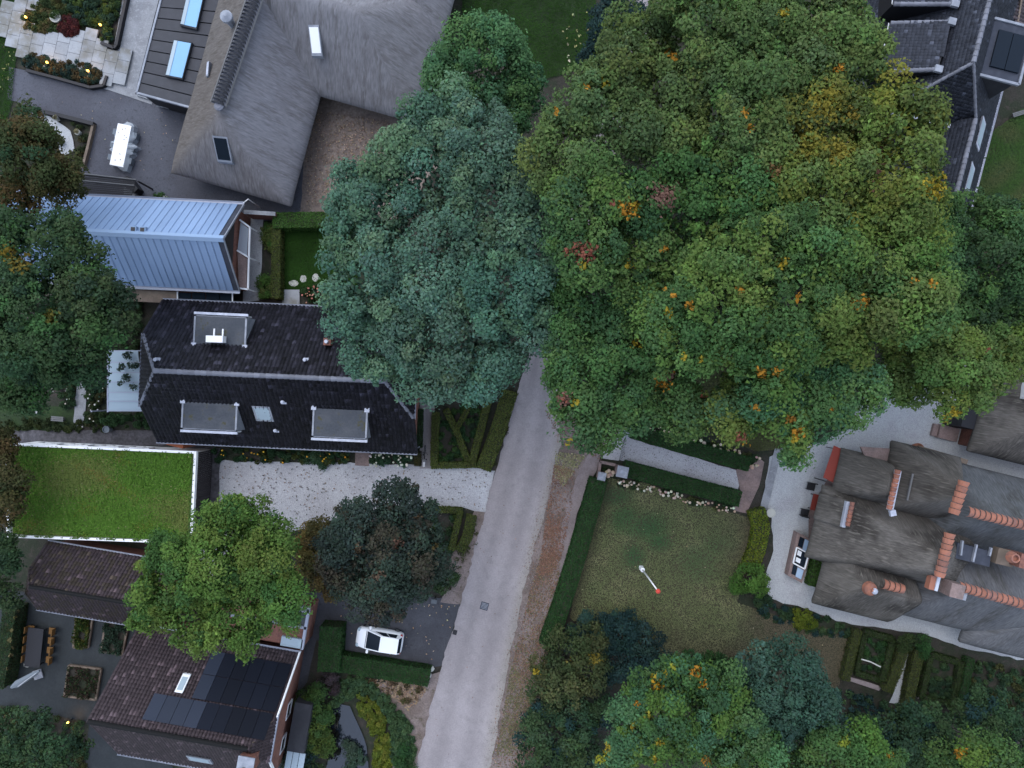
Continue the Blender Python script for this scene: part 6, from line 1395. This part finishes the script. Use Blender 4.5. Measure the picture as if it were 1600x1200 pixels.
tree('bare_tree', 'dark thin tree in the bottom left corner', [(40, 1150, 46), (0, 1170, 50), (80, 1180, 36), (120, 1165, 26)], 8, DARKG, base=(30, 1150), leaf=.2, clump=.5, dens=.55)

# ------------------------------------------------------------------ hedges and shrubs
HG = [(.030, .078, .024), (.037, .09, .026), (.028, .07, .026)]
HY = [(.115, .135, .038), (.10, .125, .036), (.085, .115, .034)]
HB = [(.065, .14, .032), (.075, .155, .034), (.058, .125, .032)]
hedge('long dark clipped hedge running down the footpath on the right of the street', [(936, 750), (922, 800), (902, 870), (880, 940), (856, 1010)], 27, 1.3, HG, leaf=.12)
hedge('dark clipped hedge along the north side of the white garden path', [(985, 672), (1060, 695), (1172, 726)], 22, 1.0, HG)
hedge('dark clipped hedge along the south side of the white garden path', [(976, 732), (1060, 755), (1157, 780)], 24, 1.0, HG)
hedge('curved yellow green hedge between the worn lawn and the white yard', [(1184, 797), (1191, 825), (1184, 860), (1170, 895)], 25, .9, [(.16, .19, .022), (.13, .17, .022), (.10, .15, .024)], leaf=.14)
hedge('broad bright green hedge at the top of the small dark lawn', [(426, 344), (500, 343), (560, 345)], 24, 1.5, HB)
hedge('narrow olive hedge down the left side of the small dark lawn', [(431, 356), (431, 405), (430, 466)], 14, 1.2, HY)
hedge('dark thick hedge left of the parked white car', [(517, 980), (513, 1050)], 34, 1.6, HG)
hedge('long dark hedge below the parked white car', [(532, 1037), (600, 1048), (670, 1060)], 27, 1.1, HG)
hedge('olive strip hedge beside the street north of the white gravel drive', [(797, 612), (776, 680), (755, 733)], 23, .7, HY, rough=.05)
hedge('thin olive hedge along the left edge of the hedged front garden', [(680, 645), (679, 690), (678, 728)], 11, .7, HY)
hedge('low olive hedge along the bottom of the hedged front garden', [(674, 728), (710, 727), (744, 726)], 9, .7, HY)
hedge('slanting olive hedge on the right side of the hedged front garden', [(764, 620), (752, 668), (737, 724)], 11, .7, HY)
hedge('diagonal hedge crossing the front garden from upper left to lower right', [(696, 640), (712, 672), (732, 722)], 9, .6, HY)
hedge('short diagonal hedge branching off inside the front garden', [(712, 672), (725, 650), (734, 632)], 7, .6, HY)
hedge('small dark hedge between the black tiled house and the narrow gravel path', [(654, 640), (653, 700)], 12, .7, DARKG)
hedge('short brown green hedge at the lower end of the black tiled house', [(652, 706), (652, 728)], 10, .6, BROWNG)
hedge('low olive hedge along the lower drive corner by the copper tree', [(660, 796), (700, 797), (722, 799)], 9, .6, HY)
hedge('slim olive hedge left of the dark strip by the lower drive', [(719, 800), (712, 830), (705, 860)], 9, .6, HY)
hedge('olive hedge beside the street south of the white gravel drive', [(737, 806), (730, 840), (718, 862)], 15, .6, HY)
hedge('green hedge strip between the glass bay and the thatched villa', [(1282, 858), (1276, 890), (1270, 916)], 14, .9, HB)
# knot garden in the south-east
KG = [(.038, .062, .02), (.045, .07, .022), (.032, .054, .02)]
KY = [(.07, .085, .024), (.058, .075, .024)]
for px, w, h, cols, lab in (
    ([(1341, 985), (1330, 1030), (1322, 1064)], 13, .8, KY, 'outer left hedge of the knot garden'), ([(1352, 990), (1347, 1015), (1340, 1050)], 8, .6, KG, 'inner left hedge of the first knot garden bed'),
    ([(1352, 988), (1398, 1000)], 9, .6, KG, 'top hedge of the first knot garden bed'), ([(1397, 1000), (1386, 1040), (1379, 1064)], 9, .6, KG, 'right hedge of the first knot garden bed'),
    ([(1338, 1052), (1378, 1064)], 8, .5, KG, 'bottom hedge of the first knot garden bed'), ([(1414, 1012), (1402, 1050), (1388, 1082)], 15, .9, KY, 'hedge left of the narrow knot garden path'),
    ([(1438, 1018), (1428, 1060), (1420, 1105)], 15, .9, KY, 'hedge right of the narrow knot garden path'), ([(1455, 1028), (1446, 1070), (1440, 1090)], 8, .6, KG, 'left hedge of the second knot garden bed'),
    ([(1456, 1024), (1500, 1036)], 9, .6, KG, 'top hedge of the second knot garden bed'), ([(1440, 1090), (1485, 1100)], 8, .5, KG, 'bottom hedge of the second knot garden bed'),
    ([(1504, 1036), (1498, 1070), (1488, 1104)], 9, .6, KG, 'right hedge of the second knot garden bed'), ([(1518, 1030), (1510, 1070), (1500, 1110)], 11, .8, HG, 'outer right hedge of the knot garden')):
    hedge(lab, px, w, h, cols, leaf=.1, dens=.9, group='hedges of the knot garden')
for a in ([(1326, 1056), (1360, 1066), (1376, 1072), (1372, 1078), (1324, 1062)], [(1434, 1084), (1486, 1096), (1484, 1102), (1432, 1090)]): sheet('gravel_path', a, LZ + .004, 'foot_path')
shrub('clipped_shrub', 'round dark topiary at the top of the left path hedge in the knot garden', [(1416, 1004, 15)], 1.5, KG, leaf=.11)
shrub('clipped_shrub', 'round dark topiary at the top of the right path hedge in the knot garden', [(1444, 1012, 16)], 1.5, HG, leaf=.11)
plant_patch('bed_plants', 'dark leafy planting inside the first knot garden bed', [(1354, 996), (1392, 1006), (1378, 1056), (1344, 1046)], .5, DARKG + HG)
plant_patch('bed_plants', 'dark leafy planting inside the second knot garden bed', [(1460, 1032), (1498, 1042), (1484, 1092), (1446, 1084)], .5, DARKG)
plant_patch('ground_plants', 'shady mixed planting right of the knot garden', [(1520, 1030), (1640, 1050), (1640, 1130), (1510, 1100)], .7, DARKG + BROWNG[:1], leaf=.18)
plant_patch('ground_plants', 'dark undergrowth below the knot garden', [(1300, 1070), (1420, 1105), (1500, 1115), (1480, 1180), (1330, 1150)], .8, DARKG + NAVY, leaf=.18, dens=.8)
plant_patch('ground_plants', 'dark low planting between the worn lawn and the lower white yard', [(1190, 938), (1330, 975), (1325, 995), (1240, 985), (1175, 955)], .5, DARKG + NAVY[:1], leaf=.14)
shrub('yellow_shrub', 'small yellow green shrub at the lower edge of the white yard', [(1256, 964, 20), (1262, 972, 15)], 1.0, [(.10, .14, .018), (.12, .15, .02)], leaf=.13)
shrub('round_bush', 'bright green round bush at the corner of the white yard', [(1172, 905, 24), (1160, 915, 16), (1188, 912, 17), (1178, 892, 15)], 1.9, [(.075, .155, .03), (.085, .165, .034), (.065, .14, .03)], leaf=.14)
shrub('round_bush', 'dark bluish low bush next to the bright round bush', [(1192, 947, 15)], .9, NAVY + DARKG, leaf=.12)
shrub('laurel_shrub', 'large clipped blue black shrub at the lower left corner of the worn lawn', [(925, 985, 36), (970, 990, 34), (1005, 1005, 28), (1028, 1025, 20), (960, 1030, 34), (1000, 1040, 26), (905, 1000, 28)], 3.2, NAVY + [(.03, .066, .05)], leaf=.17, clump=.5)
shrub('laurel_shrub', 'dark green low shrub under the orange tipped tree beside the lawn', [(1080, 1035, 24), (1110, 1040, 26), (1145, 1045, 22)], 1.8, HG, leaf=.15, clump=.4)
shrub('willow_shrub', 'feathery olive shrub spilling over the lower right verge', [(890, 1020, 44), (925, 1000, 30), (870, 1070, 40), (850, 1050, 24), (920, 1050, 34), (890, 1090, 30), (842, 1085, 22)], 4.2, [(.062, .085, .034), (.055, .08, .034), (.045, .072, .032), (.075, .09, .036)], leaf=.2, clump=.55, dens=.8, accents=[(838, 1050, 6, YE), (930, 1030, 10, (.2, .16, .03)), (888, 1030, 7, (.17, .15, .04))])
shrub('dark_shrub', 'dark green thicket right of the street at the bottom edge', [(860, 1150, 46), (900, 1130, 40), (835, 1185, 36), (905, 1185, 44), (870, 1200, 40), (845, 1120, 26), (940, 1110, 30)], 3.8, DARKG + NAVY[:1] + [(.045, .08, .04)], leaf=.2, clump=.55)
shrub('brown_shrub', 'yellow brown shrub at the left side of the copper tree', [(485, 845, 26), (478, 880, 22), (500, 825, 18), (490, 910, 18), (505, 870, 24), (520, 930, 16)], 3.0, [(.15, .12, .04), (.13, .10, .038), (.10, .095, .035)], leaf=.18, clump=.45)
shrub('viburnum_shrub', 'small grey green shrub by the end of the low driveway hedge', [(700, 905, 14), (688, 918, 12)], 1.3, DARKG, leaf=.13)
shrub('purple_shrub', 'dull purple shrub below the thick dark hedge by the brown house', [(512, 1065, 20), (495, 1078, 16), (520, 1078, 14)], 1.2, [(.06, .045, .05), (.07, .05, .055), (.05, .045, .04)], leaf=.14)
shrub('garden_shrub', 'green shrub with yellowish edge left of the pond', [(500, 1110, 24), (488, 1140, 28), (505, 1165, 20), (480, 1100, 20), (490, 1085, 16)], 2.0, [(.05, .095, .03), (.06, .105, .028), (.075, .11, .025)], leaf=.15, clump=.4)
shrub('white_flowered_shrub', 'dark shrub with a few white flowers at the bottom edge by the brown house', [(470, 1165, 22), (460, 1190, 24), (485, 1195, 20)], 1.6, DARKG + NAVY, leaf=.15, clump=.4, accents=[(463, 1160, 2.2, (.7, .7, .66)), (470, 1163, 2.0, (.7, .7, .66)), (478, 1166, 2, (.7, .7, .66)), (466, 1178, 2.5, (.7, .7, .66)), (460, 1172, 1.6, (.7, .7, .66))])
plant_patch('ivy_bank', 'spreading grey green ground shrub around the upper end of the pond', [(535, 1062), (560, 1050), (600, 1082), (640, 1130), (650, 1175), (630, 1205), (612, 1180), (612, 1130), (590, 1090), (560, 1076), (540, 1098), (520, 1098)], .7, [(.06, .11, .045), (.07, .12, .05), (.055, .105, .05)], leaf=.14, dens=1.2, clumps=260)
plant_patch('ornamental_grass', 'curved band of yellow green ornamental grass along the pond', [(560, 1080), (585, 1092), (603, 1120), (612, 1160), (610, 1225), (584, 1225), (588, 1165), (578, 1130), (562, 1104)], .6, [(.14, .17, .022), (.125, .16, .024), (.11, .15, .026), (.155, .165, .03)], leaf=.16, dens=1.2, clumps=200)
shrub('water_plants', 'grey green water plants in the lower part of the pond', [(548, 1170, 16), (560, 1185, 16), (545, 1195, 14)], .6, [(.05, .085, .055), (.06, .095, .06)], leaf=.13)
shrub('reed_clump', 'black leaved marginal plants along the left bank of the pond', [(522, 1150, 12), (520, 1180, 14), (525, 1125, 9)], .6, [(.014, .016, .012), (.02, .018, .014)], leaf=.14)
shrub('dark_ball', 'dark green clipped shrub at the bottom edge right of the pond', [(634, 1180, 14), (632, 1198, 15)], 1.2, HG, leaf=.12)
plant_patch('heather_bed', 'brownish planting between the driveway hedge and the verge', [(566, 1060), (660, 1070), (655, 1085), (640, 1100), (600, 1085)], .35, [(.12, .08, .05), (.1, .075, .045), (.08, .08, .03)], dens=.35)
# hydrangea rows
CREAM = [(.42, .33, .24), (.38, .28, .2), (.46, .40, .30), (.33, .22, .17)]
plant_patch('hydrangea_row', 'row of cream and pink hydrangeas north of the white garden path', [(990, 652), (1060, 672), (1185, 715), (1178, 732), (1060, 690), (990, 668)], .75, DARKG + BROWNG[:1], flowers=(62, .14, CREAM), dens=.7)
plant_patch('hydrangea_row', 'row of small cream hydrangeas between the worn lawn and the path hedge', [(965, 742), (1060, 770), (1152, 792), (1150, 804), (1060, 782), (962, 755)], .5, DARKG + [(.07, .08, .03)], flowers=(85, .10, CREAM + [(.5, .5, .38)]), dens=.6)
plant_patch('hydrangea_tuft', 'little hydrangea tuft squeezed between the two southern pillars', [(943, 728), (958, 731), (956, 745), (942, 745)], .6, DARKG, flowers=(7, .16, CREAM), dens=.6)
plant_patch('flower_border', 'flower border with orange blooms along the black tiled house', [(330, 698), (440, 702), (545, 706), (545, 722), (430, 722), (335, 718)], .8, [(.03, .07, .03), (.04, .075, .035), (.07, .085, .025)], flowers=(18, .07, [(.5, .25, .02), (.55, .32, .03)]))
plant_patch('flower_border', 'white flowered border by the brick step of the black tiled house', [(580, 706), (648, 708), (640, 728), (582, 727)], .7, [(.04, .09, .045), (.05, .1, .05)], flowers=(30, .09, [(.5, .52, .42), (.42, .45, .3)]))
shrub('fern_shrub', 'grey green fern like shrub spilling from the border onto the gravel drive', [(492, 718, 14), (505, 722, 12)], .9, [(.05, .1, .05), (.06, .11, .055)], leaf=.14)
plant_patch('rose_bed', 'small bed of salmon pink roses below the small dark lawn', [(474, 450), (505, 448), (512, 474), (474, 475)], .6, [(.03, .06, .02), (.025, .055, .02)], flowers=(26, .07, [(.42, .18, .13), (.48, .25, .18)]))
shrub('olive_bush', 'bulging olive green bush at the upper left of the small dark lawn', [(418, 360, 15), (422, 376, 13)], 1.3, HY + HB[:1], leaf=.12)
shrub('olive_bush', 'squarish olive bush at the lower left of the small dark lawn', [(415, 442, 15), (422, 455, 13), (412, 455, 11)], 1.3, HY + HB, leaf=.12)
plant_patch('shade_plants', 'green planting inside the hedged front garden', [(684, 650), (760, 620), (750, 660), (732, 718), (684, 722)], .4, [(.03, .075, .03), (.04, .09, .03), (.05, .1, .03), (.03, .05, .03)], leaf=.14)
plant_patch('shade_plants', 'dark planting between the lower drive corner and the copper tree', [(676, 803), (716, 803), (704, 862), (690, 870), (676, 850)], .4, DARKG + [(.05, .085, .02)], leaf=.14)
plant_patch('verge_grass', 'rough grass and weeds on the left verge above the gravel drive', [(800, 602), (812, 604), (772, 733), (758, 733)], .25, [(.05, .06, .025), (.045, .055, .02), (.065, .065, .03)], leaf=.13, dens=.7)
plant_patch('verge_grass', 'thin grass on the left verge below the copper tree', [(738, 806), (748, 840), (706, 940), (692, 925), (715, 860)], .2, [(.06, .075, .03), (.07, .08, .035)], leaf=.12, dens=.5)
# north-west beds
plant_patch('mixed_bed', 'leafy bed between the slab terrace and the concrete walkway', [(100, -10), (196, -10), (180, 68), (160, 64), (158, 45), (126, 38), (112, 30)], .6, [(.03, .06, .035), (.04, .075, .028), (.06, .09, .022), (.025, .05, .035)], leaf=.15, dens=1.5, clumps=170)
plant_patch('mixed_bed', 'green and straw bed around the round pot with a pale rim', [(70, -10), (112, -10), (112, 40), (98, 50), (70, 56), (46, 52), (36, 34), (60, 8)], .5, [(.07, .075, .025), (.05, .07, .025), (.04, .065, .025), (.11, .09, .04)], leaf=.15, dens=1.5, clumps=170)
plant_patch('red_plants', 'dark red leaved plants at the notch of the slab terrace', [(104, 30), (124, 36), (124, 54), (110, 60), (98, 48)], .6, [(.075, .016, .018), (.06, .02, .02), (.09, .025, .022)], leaf=.15, dens=1.5, clumps=170)
plant_patch('mixed_bed', 'bluish and brown bed along the dark edging below the slabs', [(40, 92), (60, 86), (95, 98), (130, 98), (160, 112), (164, 126), (140, 132), (90, 119), (42, 106)], .55, [(.025, .05, .042), (.03, .055, .04), (.06, .05, .025), (.09, .065, .03)], leaf=.15, dens=1.5, clumps=170)
plant_patch('gravel_bed_plants', 'rusty and green plants along the lower edge of the pale gravel bed', [(114, 190), (142, 195), (136, 230), (128, 262), (118, 244), (124, 215)], .6, [(.035, .05, .02), (.07, .06, .025), (.03, .045, .02)], leaf=.15, dens=.6)
shrub('terrace_shrub', 'small shrub with white tips between the zinc barn gutter and the terrace', [(248, 308, 10), (258, 310, 8)], 1.0, [(.05, .1, .03), (.05, .085, .03)], leaf=.12, accents=[(257, 308, 3, (.4, .42, .38))])
# west garden
plant_patch('cottage_bed', 'cottage garden bed with pale flowers left of the conservatory', [(138, 600), (168, 600), (168, 645), (160, 668), (136, 668)], .6, [(.035, .06, .022), (.055, .06, .025), (.03, .055, .025)], flowers=(16, .07, [(.45, .46, .42), (.4, .4, .36)]), leaf=.14)
plant_patch('cottage_bed', 'green bed below the conservatory and beside the dark side path', [(162, 648), (230, 645), (240, 668), (162, 668)], .6, [(.035, .075, .03), (.045, .085, .03)], leaf=.14)
plant_patch('cottage_bed', 'olive border along the upper edge of the dark side path', [(0, 652), (120, 658), (180, 668), (180, 674), (0, 670)], .4, [(.045, .06, .02), (.035, .05, .02)], leaf=.13)
plant_patch('cottage_bed', 'shrubby bed left of the narrow concrete garden path', [(88, 590), (122, 590), (116, 640), (90, 636)], .7, DARKG + [(.06, .065, .03)], flowers=(12, .06, [(.45, .46, .4)]), leaf=.14)
shrub('vine', 'climbing plant grown over the upper glass of the conservatory', [(196, 590, 9, 3.3), (205, 570, 10, 3.3), (190, 575, 8, 3.2), (200, 555, 8, 3.3), (208, 605, 7, 3.2), (188, 600, 6, 3.1)], 3.3, [(.045, .075, .05), (.06, .085, .06), (.035, .065, .035)], leaf=.14, clump=.3, dens=.5)
hedge('dark hedge with yellow flowers along the left edge of the dark terrace', [(14, 950), (7, 1010), (-5, 1075)], 20, 1.6, DARKG + [(.05, .055, .02)], accents=[(24, 965, 3, (.25, .22, .08)), (18, 985, 3, (.25, .22, .1)), (15, 1000, 4, (.22, .2, .09)), (17, 1024, 3.5, (.3, .25, .12)), (20, 1012, 2.5, (.25, .22, .1)), (12, 1045, 2.5, (.25, .22, .1)), (28, 955, 2.5, (.25, .22, .1))])
plant_patch('ground_plants', 'dark garden planting below the dark terrace at the bottom left', [(0, 1100), (130, 1128), (140, 1200), (0, 1220)], .5, DARKG + BROWNG[:2], leaf=.15, dens=.6)
plant_patch('ground_plants', 'ivy and ferns under the left canopy beside the barn', [(-20, 340), (60, 330), (120, 380), (230, 470), (215, 560), (150, 590), (-20, 600)], .5, DARKG, leaf=.18, dens=.5)
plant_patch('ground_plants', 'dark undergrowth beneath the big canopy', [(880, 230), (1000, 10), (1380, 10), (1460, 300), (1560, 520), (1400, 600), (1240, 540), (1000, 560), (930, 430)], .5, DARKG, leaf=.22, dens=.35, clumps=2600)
plant_patch('ground_plants', 'dark undergrowth beneath the tree at the right edge', [(1470, 310), (1560, 330), (1640, 300), (1640, 520), (1540, 540)], .5, DARKG, leaf=.2, dens=.4)
shrub('garden_shrub', 'mid green bush beside the slate tiled house lawn', [(1580, 330, 22), (1560, 318, 14)], 1.6, [(.045, .09, .05), (.055, .1, .05)], leaf=.16)
